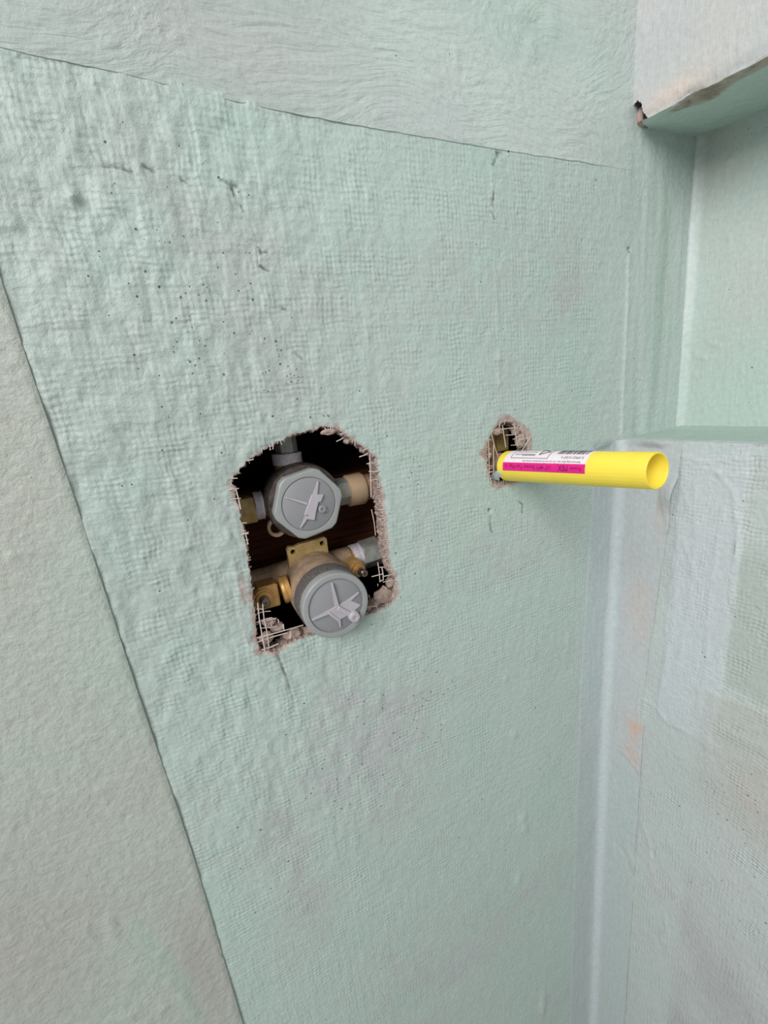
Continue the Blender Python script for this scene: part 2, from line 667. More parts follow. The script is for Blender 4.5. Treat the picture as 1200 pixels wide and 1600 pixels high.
def main_height(x, z):
    """how far the coat stands proud of the board (mm, towards the room)"""
    h = 0.7 * fbm(x, z, 90, 3, 1)
    left = sstep(190, 20, x) * sstep(-420, -180, z)
    h = h + (0.32 + 0.95 * left) * fbm(x, z * 0.6, 9, 3, 2) + (0.1 + 0.28 * left) * fbm(x, z * 0.8, 4.2, 2, 3)
    h = h + 0.3 * left * fbm(x * 1.4, z * 0.35, 8, 2, 4)
    row = np.sin(2 * np.pi * (z + 2.2 * fbm(x, z, 40, 2, 6)) / 8.6)
    h = h + 0.075 * row * (0.4 + 0.6 * sstep(-0.3, 0.4, fbm(x, z, 50, 2, 8)))
    h = h + 0.06 * np.sin(2 * np.pi * (x + 1.6 * fbm(x, z, 40, 2, 7)) / 8.0) * sstep(-0.4, 0.5, fbm(x, z, 60, 2, 9))
    for cx, cz, rx, rz, a in DRIPS:
        h = h + a * blob(x, z, cx, cz, rx, rz)
    for pts, w, a in RIDGES:
        h = h + a * np.exp(-(seg_dist(x, z, pts) / w) ** 2) * (0.6 + 0.5 * fbm(x, z, 7, 2, 12))
    for pts in GOUGES:
        h = h - 0.7 * np.exp(-(seg_dist(x, z, pts) / 0.9) ** 2)
    # screw hole under the pipe and the pinhole by the corner
    h = h - 4.0 * blob(x, z, 212, -98, 1.3) - 4.0 * blob(x, z, 366, 98, 1.0, 2.0)
    # runs of coat in the niche return and the ridge at the corner
    cor = np.exp(-((x - 366 + 0.8 * fbm(z, x * 0, 20, 2, 3)) / 1.7) ** 2) * sstep(104, 84, z) * sstep(-66, -58, z)
    h = h + cor * (1.0 + 0.7 * fbm(x, z, 9, 2, 5))
    nich = sstep(366, 372, x)
    h = h + nich * (0.9 * fbm(x * 1.5, z * 0.14, 16, 3, 15))
    # torn lip around the openings
    for poly in (HOLE, SMALL):
        d, _, _ = nearest_on(poly, x.ravel(), z.ravel())
        d = d.reshape(x.shape)
        h = h - 0.7 * np.exp(-(d / 2.4) ** 2) * (1 + 0.8 * fbm(x, z, 4, 2, 21))
    return h


def main_place(x, z):
    h = main_height(x, z)
    behind = (z > top_edge(x) + 2.4) & (x < 360)
    y = -h + np.where(behind, 4.0, 0)
    le = left_edge(z)
    y = y + 0.3 * sstep(3, 0, x - le)
    return x, y, z


def bare_mask(x, z):
    d, _, _ = nearest_on(HOLE, x.ravel(), z.ravel())
    d = d.reshape(x.shape)
    wob = fbm(x, z, 6, 3, 31)
    # wide on the lower left, lower right and right edges, hardly any at the upper left
    wid = 0.5 + 4.0 * blob(x, z, 20, -152, 14, 12) + 2.6 * blob(x, z, 118, -140, 12, 16) + 2.4 * blob(x, z, 116, -85, 10, 45) \
        + 3.0 * blob(x, z, 92, -20, 16, 9) + 1.6 * blob(x, z, 18, -48, 5, 8) + 2.0 * blob(x, z, 15, -120, 6, 18)
    b1 = sstep(0.7, -0.7, d - wid * (1 + 1.1 * wob))
    d2, _, _ = nearest_on(SMALL, x.ravel(), z.ravel())
    d2 = d2.reshape(x.shape)
    w2 = 1.0 + 5.5 * blob(x, z, 208, -52, 6, 9) + 6 * blob(x, z, 252, -44, 12, 14) + 4.5 * blob(x, z, 230, -28, 10, 8) + 2.5 * blob(x, z, 224, -80, 10, 5)
    b2 = sstep(0.7, -0.7, d2 - w2 * (1 + 1.0 * wob))
    patch = sstep(0.35, 0.75, blob(x, z, 12.5, -112, 2.6, 16) + 0.3 * fbm(x, z, 5, 2, 33)) * 0.75
    return np.clip(np.maximum(np.maximum(b1, b2), patch), 0, 1)


def main_tint(x, z):
    big = fbm(x, z, 70, 4, 40)
    thin = sstep(-0.05, 0.5, big) * 0.55
    # areas where the grey board shows through the thin coat
    thin = thin + 0.75 * blob(x, z, 15, 55, 45, 60) + 0.8 * blob(x, z, 70, 10, 34, 42) + 0.5 * blob(x, z, 55, 85, 16, 22) \
        + 0.85 * blob(x, z, 60, -265, 60, 45) + 0.7 * blob(x, z, 95, -330, 60, 60) + 0.55 * blob(x, z, 125, -245, 30, 28) \
        + 0.5 * blob(x, z, 232, -8, 18, 40) + 0.4 * blob(x, z, 150, -120, 25, 45) + 0.5 * blob(x, z, 120, -600, 120, 130) \
        + 0.5 * blob(x, z, 300, 60, 40, 60)
    thin = np.clip(thin * (0.75 + 0.9 * fbm(x, z, 12, 3, 42)), 0, 1)
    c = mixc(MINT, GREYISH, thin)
    pk = 0.8 * blob(x, z, 0, -290, 14, 40) + 0.6 * blob(x, z, 10, -370, 16, 50) + 0.35 * blob(x, z, 60, 15, 20, 20) + 0.35 * blob(x, z, 130, -245, 20, 18)
    pk = np.clip(pk * (0.7 + 0.9 * fbm(x, z, 9, 3, 44)), 0, 1)
    c = mixc(c, PINKISH, pk)
    c = mixc(c, lin(168, 180, 174), sstep(150, -60, x) * sstep(-260, -60, z) * (0.65 + 0.35 * fbm(x, z, 30, 3, 45)))  # light falloff towards the left, painted into the coat colour
    deep = sstep(0.0, 0.6, fbm(x, z, 45, 3, 47)) * 0.5
    c = mixc(c, MINT_DEEP, deep * (1 - thin))
    # corner and niche return: paler second coat
    pale = sstep(300, 362, x + 14 * fbm(x, z, 30, 3, 50)) * 0.55
    c = mixc(c, PALE, pale)
    strip = sstep(372, 384, x) * sstep(440, 420, x) * sstep(0.0, 0.35, fbm(x * 1.2, z * 0.1, 20, 2, 52))
    c = mixc(c, lin(160, 180, 168), strip * 0.6)
    ridge = np.exp(-((x - 366) / 2.0) ** 2) * sstep(104, 84, z) * sstep(-66, -58, z)
    c = mixc(c, lin(206, 214, 214), ridge * 0.8)
    b = bare_mask(x, z)
    rim = sstep(0.05, 0.35, b) * (1 - sstep(0.5, 0.9, b))
    raw = mixc(BARE, lin(162, 144, 137), np.clip(0.5 + 0.9 * fbm(x, z, 3.5, 2, 55), 0, 1))
    c = [c[i] * (1 - b) + raw[i] * b for i in range(3)]
    g = np.zeros_like(x)
    for pts in GOUGES:
        g = np.maximum(g, sstep(1.05, 0.35, seg_dist(x, z, pts) + 0.45 * fbm(x, z, 2.2, 2, 57)))
    g = np.maximum(g, blob(x, z, 212, -98, 1.5) > 0.35)
    g = np.maximum(g, blob(x, z, 366, 98, 1.3, 2.4) > 0.35)
    c = mixc(c, GOUGE, g * np.clip(0.75 + 0.7 * fbm(x, z, 4, 2, 59), 0.2, 0.95))
    cl = blob(x, z, 14, 55, 38, 40) + 0.9 * blob(x, z, 68, 18, 26, 34) + 0.6 * blob(x, z, 50, 95, 16, 22) + 1.0 * blob(x, z, 125, -250, 34, 30) \
        + 0.6 * blob(x, z, 70, -290, 50, 40) + 0.5 * blob(x, z, 5, -70, 26, 30) + 0.8 * blob(x, z, 150, -115, 20, 16) + 0.5 * blob(x, z, 135, -80, 14, 40)
    cl = cl * np.clip(0.5 + 1.4 * fbm(x, z, 14, 3, 58), 0, 1.4)
    a = 0.008 + 0.62 * cl + 0.06 * pk
    a = a * sstep(340, 300, x) + 0.003
    return c[0], c[1], c[2], a


def main_drop(x, z):
    return inside(HOLE_R, x, z) | inside(SMALL_R, x, z) | ((z > 178) & (x < 350))


def main_snap(u, v, keep):
    # corner points between kept and removed squares slide onto the torn outline
    nb = np.zeros(u.shape, int)
    tot = np.zeros(u.shape, int)
    for dy in (0, 1):
        for dx in (0, 1):
            nb[dy:nb.shape[0] - 1 + dy, dx:nb.shape[1] - 1 + dx] += keep
            tot[dy:nb.shape[0] - 1 + dy, dx:nb.shape[1] - 1 + dx] += 1
    e = (nb > 0) & (nb < tot) & (v < 170)
    x, z = u[e], v[e]
    d1, ax, az = nearest_on(HOLE_R, x, z)
    d2, bx_, bz = nearest_on(SMALL_R, x, z)
    s = d1 < d2
    u = u.copy()
    v = v.copy()
    u[e] = np.where(s, ax, bx_)
    v[e] = np.where(s, az, bz)
    return u, v


U = rows((-66, -20, 1.5), (-20, 75, 0.95), (75, 130, 1.3), (130, 205, 1.7), (205, 262, 1.2), (262, 452, 1.9))
Vz = rows((340, 180, 8), (180, 128, 1.5), (128, 72, 0.95), (72, 0, 1.5), (0, -172, 1.25), (-172, -450, 2.1), (-450, -1040, 4.2))
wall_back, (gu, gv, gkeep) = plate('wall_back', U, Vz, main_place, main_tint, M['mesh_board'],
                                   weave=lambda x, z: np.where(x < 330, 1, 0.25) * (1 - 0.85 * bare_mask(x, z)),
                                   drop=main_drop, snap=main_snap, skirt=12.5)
struct(wall_back)
wall_back['label'] = 'mint green waterproof coat rolled over mesh-faced board, two ragged openings cut in it'


def board_edge(sel, name, label):
    """the broken cement edge around one opening, as deep as the board"""
    nv, nu = gu.shape
    idx = np.arange(nu * nv).reshape(nv, nu)
    edges = []
    kk = gkeep
    for j in range(nv - 1):
        if Vz[j] > 0 or Vz[j] < -170:
            continue
        for i in range(nu - 1):
            if kk[j, i]:
                continue
            x, z = (gu[j, i] + gu[j + 1, i + 1]) / 2, (gv[j, i] + gv[j + 1, i + 1]) / 2
            if not sel(x, z):
                continue
            if i > 0 and kk[j, i - 1]:
                edges.append((idx[j, i], idx[j + 1, i]))
            if i < nu - 2 and kk[j, i + 1]:
                edges.append((idx[j + 1, i + 1], idx[j, i + 1]))
            if j > 0 and kk[j - 1, i]:
                edges.append((idx[j, i + 1], idx[j, i]))
            if j < nv - 2 and kk[j + 1, i]:
                edges.append((idx[j + 1, i], idx[j + 1, i + 1]))
    ids = sorted({a for e in edges for a in e})
    x = gu.ravel()[ids]
    z = gv.ravel()[ids]
    hx, hy, hz = main_place(gu.ravel()[ids].reshape(1, -1), gv.ravel()[ids].reshape(1, -1))
    pos = {k: n for n, k in enumerate(ids)}
    cx, cz = x.mean(), z.mean()
    V = []
    layers = [(-0.02, 0), (1.5, -0.6), (4, -0.3), (7, -0.9), (10, -0.4), (13, -0.8)]
    n = len(ids)
    for k, (dy, ins) in enumerate(layers):
        j = RNG.normal(0, 0.55, (2, n)) if k else np.zeros((2, n))
        ux, uz = cx - x, cz - z
        L = np.hypot(ux, uz)
        V += [(x[i] - ux[i] / L[i] * ins * (0 if k == 0 else 1) + j[0, i], (hy[0, i] if k == 0 else 0) + dy, z[i] - uz[i] / L[i] * ins + j[1, i]) for i in range(n)]
    F = []
    for a, b in edges:
        for k in range(len(layers) - 1):
            p, q = pos[a] + k * n, pos[b] + k * n
            F.append((p, q, q + n, p + n))
    o = obj(name, V, F, M['cement'], wall_back, smooth=False)
    o['label'] = label
    return o


board_edge(lambda x, z: x < 170, 'board_edge', 'crumbly pinkish grey cement edge of the valve opening')
board_edge(lambda x, z: x > 170, 'board_edge', 'broken cement edge of the small pipe opening')

# ---- left board: smooth drywall with the same coat, standing a little proud
def left_place(u, v):
    x = left_edge(v) - u
    h = 0.5 * fbm(x, v, 70, 3, 60) + 0.28 * fbm(x, v, 7, 3, 61) + 0.16 * fbm(x * 1.6, v * .6, 3.6, 2, 62)
    for cx, cz, rx, rz, a in ((-92, -215, 1.5, 3, 1.0), (-110, -320, 3, 9, .9), (-122, -310, 4, 8, .8), (-100, -410, 4, 5, 1.0),
                              (-118, -400, 4, 3, .9), (-95, -60, 2, 3, .7), (-75, -180, 2, 2, .7)):
        h = h + a * blob(x, v, cx, cz, rx, rz)
    rg = np.exp(-(seg_dist(x, v, [(-92, -360), (-84, -420), (-80, -470), (-78, -520)]) / 4) ** 2) * (0.6 + fbm(x, v, 12, 2, 63))
    h = h + 0.8 * rg
    edge = 2.2 * np.exp(-(u / 1.0) ** 2)
    return x, -1.5 - h + edge * 0.35 - 1.2 * sstep(150, 170, v), v


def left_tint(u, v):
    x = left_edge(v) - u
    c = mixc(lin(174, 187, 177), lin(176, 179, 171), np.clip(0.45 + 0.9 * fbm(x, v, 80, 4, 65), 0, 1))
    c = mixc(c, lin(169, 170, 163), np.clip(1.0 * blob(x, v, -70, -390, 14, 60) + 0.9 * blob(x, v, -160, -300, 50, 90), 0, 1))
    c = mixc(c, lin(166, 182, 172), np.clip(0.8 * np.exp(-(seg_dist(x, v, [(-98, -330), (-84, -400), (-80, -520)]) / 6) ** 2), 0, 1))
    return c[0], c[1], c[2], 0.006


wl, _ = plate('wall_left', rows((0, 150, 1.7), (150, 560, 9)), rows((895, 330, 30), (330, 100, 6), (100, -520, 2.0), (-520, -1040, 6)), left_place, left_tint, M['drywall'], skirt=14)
struct(wl)
wl['label'] = 'smoother grey green painted drywall strip at the left edge'

# ---- band above the seam
def top_place(u, v):
    e = top_edge(u) + 0.5 * fbm(u, u * 0, 14, 3, 70)
    z = e + v
    h = 0.5 * fbm(u, z, 80, 3, 71) + 0.2 * fbm(u * 0.5, z * 1.3, 8, 3, 72)
    for cx, cz, rx, rz, a in ((35, 183, 1.6, 1.6, .9), (40, 184, 1.2, 1.2, .8), (62, 172, 1.5, 1.5, .9), (30, 168, 1.3, 1.3, .7), (120, 171, 1.4, 1.4, .7),
                              (5, 167, 1.5, 1.5, .7), (140, 168, 5, 1.2, .6), (200, 200, 2, 5, .8), (215, 190, 2.5, 1, .6),
                              (262, 215, 4, 7, 1.1), (255, 235, 6, 5, 1.0), (240, 240, 4, 4, .9), (280, 230, 6, 8, 1.0)):
        h = h + a * blob(u, z, cx, cz, rx, rz)
    proud = 0.5 * sstep(356, 300, u) * (0.65 + 0.35 * sstep(-0.3, 0.3, fbm(u, u * 0, 50, 2, 74)))
    return u, -proud - h * sstep(0, 4, v) - main_height(u, z) * sstep(4, 0, v) * 0.6, z


def top_tint(u, v):
    z = top_edge(u) + v
    c = mixc(lin(172, 183, 177), lin(171, 179, 175), np.clip(0.5 + fbm(u, z, 60, 3, 75), 0, 1))
    c = mixc(c, mixc(lin(190, 203, 197), lin(188, 197, 194), np.clip(0.5 + fbm(u, z, 40, 3, 76), 0, 1)), sstep(40, 190, u))  # left end stays darker: light falloff put into the band's colour
    c = mixc(c, MINT_DEEP, np.clip(0.7 * blob(u, z, 255, 228, 60, 20) + 0.3 * blob(u, z, 340, 200, 22, 50), 0, 1))
    c = mixc(c, lin(186, 189, 187), np.clip(0.6 * blob(u, z, 70, 180, 60, 16), 0, 1))
    return c[0], c[1], c[2], 0.004


wt, _ = plate('wall_top', rows((-620, -60, 10), (-60, 366, 1.8)), rows((0, 110, 1.7), (110, 190, 6), (190, 740, 30)), top_place, top_tint, M['brushed'], skirt=3.0)
struct(wt)
wt['label'] = 'brush-marked pale green band above the seam'

# ---- right wall below the niche sill
TZ = np.array([-1200, -900, -588, -340, -326, -183, -121, -90, -60])
TY = np.array([-46, -46, -45, -44, -40, -47, -51, -55, -56])


def tape_edge(z):
    return np.interp(z, TZ, TY)


def seam_z(y):
    return -268 + (y + 104) * -0.16


def right_place(u, v):
    y = -u
    h = 0.7 * fbm(y, v, 70, 3, 80) + 0.22 * fbm(y, v, 9, 3, 81)
    band = sstep(0.5, -0.5, (np.abs(y + 80 + 4 * fbm(v, v * 0, 30, 3, 82)) - 24) / 2) * sstep(-330, -322, v + 3 * fbm(y, v, 9, 2, 83))
    h = h + 0.7 * band
    for pts, w, a in (([(-56, -72), (-70, -76), (-100, -71)], 1.2, .9), ([(-80, -80), (-95, -95), (-102, -125), (-104, -150)], 1.3, .9),
                      ([(-102, -134), (-103, -165), (-105, -190)], 1.2, 1.0), ([(-58, -128), (-66, -150), (-78, -175)], 1.2, .7),
                      ([(-42, -318), (-41, -345)], 1.6, 1.3), ([(-42, -316), (-56, -318), (-66, -326), (-85, -322)], 1.3, .9),
                      ([(-64, -78), (-75, -62), (-80, -58)], 1.5, .6), ([(-60, -100), (-66, -118)], 1.5, .8), ([(-50, -468), (-60, -490), (-62, -520)], 2.2, 1.0),
                      ([(-86, -520), (-90, -510)], 2.5, 1.2), ([(-80, -560), (-84, -580), (-78, -600)], 2.0, 1.0), ([(-68, -92), (-72, -130), (-74, -200), (-70, -260)], 1.6, .6),
                      ([(-90, -110), (-88, -180), (-92, -250), (-90, -300)], 1.6, .6), ([(-60, -140), (-62, -220), (-58, -290)], 1.5, .5), ([(-110, -300), (-130, -296), (-160, -288)], 5, .8),
                      ([(-108, -322), (-130, -316), (-160, -306)], 5, .7), ([(-104, -100), (-130, -96), (-170, -94)], 1.4, .7), ([(-60, -78), (-90, -84), (-130, -82)], 1.4, .6)):
        h = h + a * np.exp(-(seg_dist(y, v, pts) / w) ** 2) * (0.8 + 0.5 * fbm(y, v, 8, 2, 84))
    sd = v - seam_z(y)
    h = h - 0.9 * np.exp(-(sd / 1.0) ** 2) * sstep(-96, -104, y)
    h = h + 0.8 * sstep(0.6, -0.6, sd) * sstep(-110, -80, sd) * sstep(-92, -104, y)
    h = h - 3.0 * np.exp(-(seg_dist(y, v, [(-62, -492), (-62.5, -497)]) / 1.1) ** 2)
    x = corner_x(v) - h
    return x, y, v


def right_tint(u, v):
    y = -u
    c = mixc(lin(190, 199, 196), lin(191, 196, 196), np.clip(0.5 + fbm(y, v, 50, 3, 85), 0, 1))
    gm = sstep(-100, -108, y) * sstep(-140, -120, -v * -1) * 0
    c = mixc(c, lin(176, 187, 180), np.clip(sstep(-104, -108, y) * sstep(-130, -150, v) * sstep(-262, -255, v), 0, 1) * 0.8)
    band = sstep(1, -1, (np.abs(y + 80 + 4 * fbm(v, v * 0, 30, 3, 82)) - 24) / 2.5) * sstep(-332, -322, v + 3 * fbm(y, v, 9, 2, 83))
    c = mixc(c, BLUEWHITE, band * 0.85)
    c = mixc(c, lin(186, 195, 193), np.clip(0.9 * blob(y, v, -75, -370, 26, 45), 0, 1))
    sd = v - seam_z(y)
    warm = sstep(1, -1, sd) * sstep(-150, -100, sd + 12 * fbm(y, v, 30, 2, 87)) * sstep(-80, -118, y + 6 * fbm(y, v, 25, 2, 86))
    c = mixc(c, lin(184, 187, 182), warm * 0.85)
    c = mixc(c, lin(194, 184, 176), np.clip(0.6 * blob(y, v, -140, -350, 16, 26) * (0.8 + fbm(y, v, 12, 2, 88)), 0, 1))
    low = sstep(-420, -560, v) * np.clip(0.6 + 0.8 * fbm(y, v, 60, 3, 89), 0, 1) * sstep(-88, -100, y)
    c = mixc(c, lin(176, 176, 176), low * 0.8)
    a = 0.01 + 0.06 * sstep(-100, -108, y) * sstep(-130, -150, v)
    return c[0], c[1], c[2], a


wr, _ = plate('wall_right', rows((-2, 175, 1.8), (175, 620, 10)), rows((-60, -420, 1.9), (-420, -1040, 4)), right_place, right_tint, M['mesh_board_side'],
              weave=lambda u, v: 0.45 + 0.55 * np.clip(sstep(100, 106, u) + sstep(-350, -400, v), 0, 1), skirt=12, back=(1, 0, 0))
struct(wr)
wr['label'] = 'pale blue grey coated right wall below the niche sill'

# ---- fabric tape folded into the corner (part of the right wall)
def tape_main_edge(z):
    return np.interp(z, [-960, -846, -333, -58], [308, 309, 317, 331])


def tape_place(s, v):
    """s 0..1 on the main wall, 1..2 round the fillet, 2..3 on the right wall"""
    cx = corner_x(v)
    R = 10.0
    xe = tape_main_edge(v) + 0.8 * fbm(v, v * 0, 25, 3, 90)
    ye = tape_edge(v) + 0.8 * fbm(v, v * 0, 20, 3, 91)
    t1 = np.clip(s, 0, 1)
    t2 = np.clip(s - 1, 0, 1)
    t3 = np.clip(s - 2, 0, 1)
    x = xe + (cx - R - xe) * t1
    y = np.zeros_like(x)
    ang = t2 * math.pi / 2
    x = x + R * np.sin(ang)
    y = y - R * (1 - np.cos(ang))
    y = y + (ye + R) * t3
    arc = np.hypot(x - xe, y)
    wr_ = 0.35 * fbm(arc, v, 30, 3, 92) + 0.14 * fbm(arc * 1.5, v * 0.4, 8, 2, 93)
    wr_ = wr_ + 0.55 * np.exp(-(seg_dist(arc, v, [(52, -90), (58, -115), (62, -140)]) / 1.5) ** 2) \
        + 0.7 * np.exp(-(seg_dist(arc, v, [(60, -262), (80, -268)]) / 2.5) ** 2) \
        + 0.6 * np.exp(-(seg_dist(arc, v, [(48, -395), (60, -405)]) / 2) ** 2) + 0.8 * np.exp(-(seg_dist(arc, v, [(55, -520), (75, -570)]) / 3) ** 2)
    lift = 0.55 + wr_
    # the free top edge curls off the wall, and so does the right edge just below it
    lift = lift + 4.2 * sstep(-68, -60.5, v) * (0.55 + 0.6 * np.sin(arc * 0.13 + 1.0)) * sstep(2.9, 2.5, s)
    lift = lift + 6.0 * np.exp(-((v + 106) / 13) ** 2) * sstep(2.62, 3.0, s)
    lift = lift - 0.5 * sstep(0.06, 0, s)
    nx = -np.sin(ang)
    ny = -np.cos(ang)
    base = main_height(x, v) * (1 - t2)
    return x + nx * lift, y + ny * (lift + np.clip(base, -0.3, 1.5)), v


def tape_tint(s, v):
    c = mixc(lin(178, 192, 192), lin(182, 193, 194), np.clip(0.5 + fbm(s * 30, v, 40, 3, 95), 0, 1))
    fil = np.exp(-((s - 1.45) / 0.42) ** 2)
    c = mixc(c, lin(202, 208, 212), fil * 0.5)  # highlight of the rounded corner painted into the fabric colour
    rw = sstep(1.8, 2.1, s)
    c = mixc(c, mixc(lin(192, 198, 200), lin(189, 193, 194), np.clip(0.5 + 1.1 * fbm(s * 40, v, 45, 3, 96), 0, 1)), rw)
    c = mixc(c, lin(184, 196, 194), rw * sstep(-380, -430, v) * 0.8)
    st = blob(s, v, 2.75, -352, 0.28, 12) + 0.7 * blob(s, v, 2.75, -385, 0.3, 16) + 0.35 * blob(s, v, 2.6, -225, 0.3, 30) + 0.3 * blob(s, v, 2.8, -120, 0.15, 20)
    st = np.clip(st * (0.8 + 0.9 * fbm(s * 30, v, 9, 3, 97)), 0, 1)
    c = mixc(c, lin(214, 174, 154), st * 0.85)
    grey = sstep(1.0, 0.7, s) * sstep(-300, -420, v)
    c = mixc(c, lin(172, 180, 176), grey * 0.4)
    return c[0], c[1], c[2], 0.0


M['tape_fabric'] = paint_material('coated_corner_fabric', 0.36, brush=(260, 300, 26), stipple=0.0005, tilt=0.0)
ct, _ = plate('corner_tape', rows((0, 1, 0.045), (1, 2, 0.09), (2, 3, 0.04)), rows((-60.5, -110, 1.2), (-110, -420, 2.2), (-420, -1035, 5)),
              tape_place, tape_tint, M['tape_fabric'], skirt=0.4, parent=wr)
ct['label'] = 'wrinkled bluish white fabric tape folded into the corner'

# ---- niche: sill, back and the beam above it
def sill_place(u, v):
    # u along -y, v 0 at the front edge .. 1 at the back
    y = -u
    x = corner_x(-60) - 0.5 + (450 - corner_x(-60) + 0.5) * v
    h = 0.5 * fbm(y, x, 40, 3, 100) + 0.2 * fbm(y, x, 8, 2, 101)
    nose = 2.0 * np.exp(-(v / 0.05) ** 2)
    rise = 2.0 * sstep(0.75, 1, v)
    return x, y, -60.0 + h - nose + rise


def sill_tint(u, v):
    c = mixc(lin(172, 192, 181), lin(178, 194, 186), np.clip(0.5 + fbm(u, v * 80, 40, 3, 102), 0, 1))
    c = mixc(c, lin(196, 205, 205), np.exp(-(v / 0.07) ** 2) * 0.8)
    return c[0], c[1], c[2], 0.0


ws, _ = plate('trim_1', rows((-1, 160, 2.4), (160, 620, 10)), rows((0, 0.2, 0.02), (0.2, 1, 0.05)), sill_place, sill_tint, M['side_coat'], skirt=6, back=(0, 0, -1))
struct(ws)
ws['label'] = 'mint coated sill of the wall niche'


def nback_place(u, v):
    y = -u
    h = 0.6 * fbm(y, v, 60, 3, 110) + 0.2 * fbm(y, v, 8, 3, 111)
    for cy, cz, r, a in ((-25, 158, 2.5, 1.6), (-30, 100, 1.6, 1.2), (-20, 95, 1, .8)):
        h = h + a * blob(y, v, cy, cz, r, r)
    fil = 5.0 * np.exp(-((u - 0) / 3.5) ** 2)
    for pts in ([(-3, 30), (-10, 8), (-18, 4)], [(-8, 40), (-7, 20)], [(-20, 18), (-32, 12)], [(-12, -8), (-15, -14), (-20, -8)]):
        h = h + 0.7 * np.exp(-(seg_dist(y, v, pts) / 1.6) ** 2) * (0.7 + fbm(y, v, 6, 2, 112))
    return 450 - h - fil, y, v


def nback_tint(u, v):
    y = -u
    c = mixc(lin(188, 202, 196), lin(190, 196, 191), np.clip(0.45 + fbm(y, v, 50, 3, 113), 0, 1))
    c = mixc(c, lin(206, 214, 213), np.exp(-((u - 1) / 3.0) ** 2) * 0.8)  # bright edge highlight painted along the inner corner
    c = mixc(c, lin(182, 200, 193), sstep(60, -20, v) * 0.7)
    return c[0], c[1], c[2], 0.006


wn, _ = plate('wall_niche', rows((-3, 130, 1.9), (130, 620, 10)), rows((200, -62, 2.0)), nback_place, nback_tint, M['side_coat'], skirt=8, back=(1, 0, 0))
struct(wn)
wn['label'] = 'pale green back of the recessed niche'


def soffit_z(y):
    return np.interp(y, [-620, -90, -14, 4], [172, 174, 182, 185])


def beam_place(u, v):
    """v 0 top of the face .. 1 lower front edge .. 2 back of the soffit"""
    y = -u
    zs = soffit_z(y)
    e = 1.6 * fbm(y, y * 0, 22, 3, 120)
    t1 = np.clip(v, 0, 1)
    t2 = np.clip(v - 1, 0, 1)
    h = 0.8 * fbm(y, v * 130, 60, 3, 121) + 0.22 * fbm(y, v * 130, 8, 3, 122)
    z = 345 + (zs + e - 345) * t1 + np.clip(-v, 0, 9) * 140
    x0 = 365.0
    x = x0 + (452 - x0) * t2
    z = z + t2 * (3.0 - e)
    r = np.exp(-((v - 1) / 0.035) ** 2) * 2.2
    x = x - h * (1 - sstep(0, 0.1, t2)) + r * 0.6
    z = z + r * 0.7 + h * sstep(0, 0.2, t2)
    chip = blob(y, v, -42, 1.06, 16, 0.09) * (1.2 + 1.5 * fbm(y, v * 100, 5, 3, 123))
    x = x + chip * 1.5
    z = z + chip * 1.5
    cr = np.exp(-(seg_dist(y, z, [(-22, 245), (-30, 252), (-38, 262)]) / 1.2) ** 2) + np.exp(-(seg_dist(y, z, [(-28, 212), (-40, 218), (-60, 226)]) / 1.0) ** 2) * 0.7
    x = x + 0.9 * cr * (1 - t2)
    return x, y, z


def beam_tint(u, v):
    y = -u
    t2 = sstep(1.0, 1.03, v + 0.02 * fbm(y, v * 80, 8, 2, 124))
    face = mixc(lin(191, 194, 195), lin(197, 196, 194), np.clip(0.5 + fbm(y, v * 130, 40, 3, 125), 0, 1))
    face = mixc(face, lin(216, 198, 188), np.clip(0.8 * blob(y, v, -33, 0.95, 22, 0.05), 0, 1))
    face = mixc(face, lin(184, 176, 168), np.clip(0.8 * blob(y, v, -5, 0.38, 10, 0.08), 0, 1))
    sof = mixc(lin(188, 206, 197), lin(182, 200, 190), np.clip(0.5 + fbm(y, v * 80, 30, 3, 126), 0, 1))
    c = mixc(face, sof, t2)
    chip = sstep(0.25, 0.6, blob(y, v, -45, 1.10, 18, 0.12) * (1 + 0.9 * fbm(y, v * 80, 8, 3, 127)) + blob(y, v, -95, 1.06, 40, 0.06) * (1 + 0.9 * fbm(y, v * 80, 8, 3, 128)))
    c = mixc(c, mixc(lin(178, 166, 154), lin(140, 128, 112), np.clip(0.5 + fbm(y, v * 80, 5, 2, 129), 0, 1)), chip)
    return c[0], c[1], c[2], 0.004


def beam_drop(u, v):
    # broken corner where the beam meets the wall
    y = -u
    z = np.where(v < 1, 345 + (soffit_z(y) - 345) * v, soffit_z(y))
    a = inside([(2, 197), (-3.5, 199), (-6.5, 196), (-8, 189), (-11, 183), (-13, 178), (-6, 170), (4, 175)], y, z) & (v < 1.0)
    b = (v >= 1.0) & (v < 1.2) & (y > -6.5 + (v - 1) * 30)
    return a | b


wb, _ = plate('trim_2', rows((-2, 16, 0.6), (16, 150, 1.7), (150, 620, 10)), rows((-3.9, 0, 0.2), (0, 0.35, 0.03), (0.35, 0.85, 0.0115), (0.85, 1.0, 0.005), (1.0, 2.0, 0.02)), beam_place, beam_tint, M['side_coat'],
              drop=beam_drop, skirt=6, back=(1, 0, 0.2))
struct(wb)
wb['label'] = 'off-white painted beam over the niche with a chipped lower edge'
chipg = lathe([(0, 0.4), (1.2, 2.6), (5, 4.6), (9, 5.6), (12, 5.0), (14, 0.5)], (374.5, 0.5, 199.0), (0.05, -0.1, -1), 14,
              shape=lambda a: 1 + 0.16 * math.sin(3 * a + 1) + 0.1 * math.sin(5 * a))
M['chip'] = simple('pinkish_filler', (196, 170, 160), 0.9, rgb2=(176, 150, 140), scale=150, bump=0.0008, bscale=250)
cp = obj('filler_lump', chipg[0], chipg[1], M['chip'], wb)
cp['label'] = 'pinkish filler lump in the broken corner'

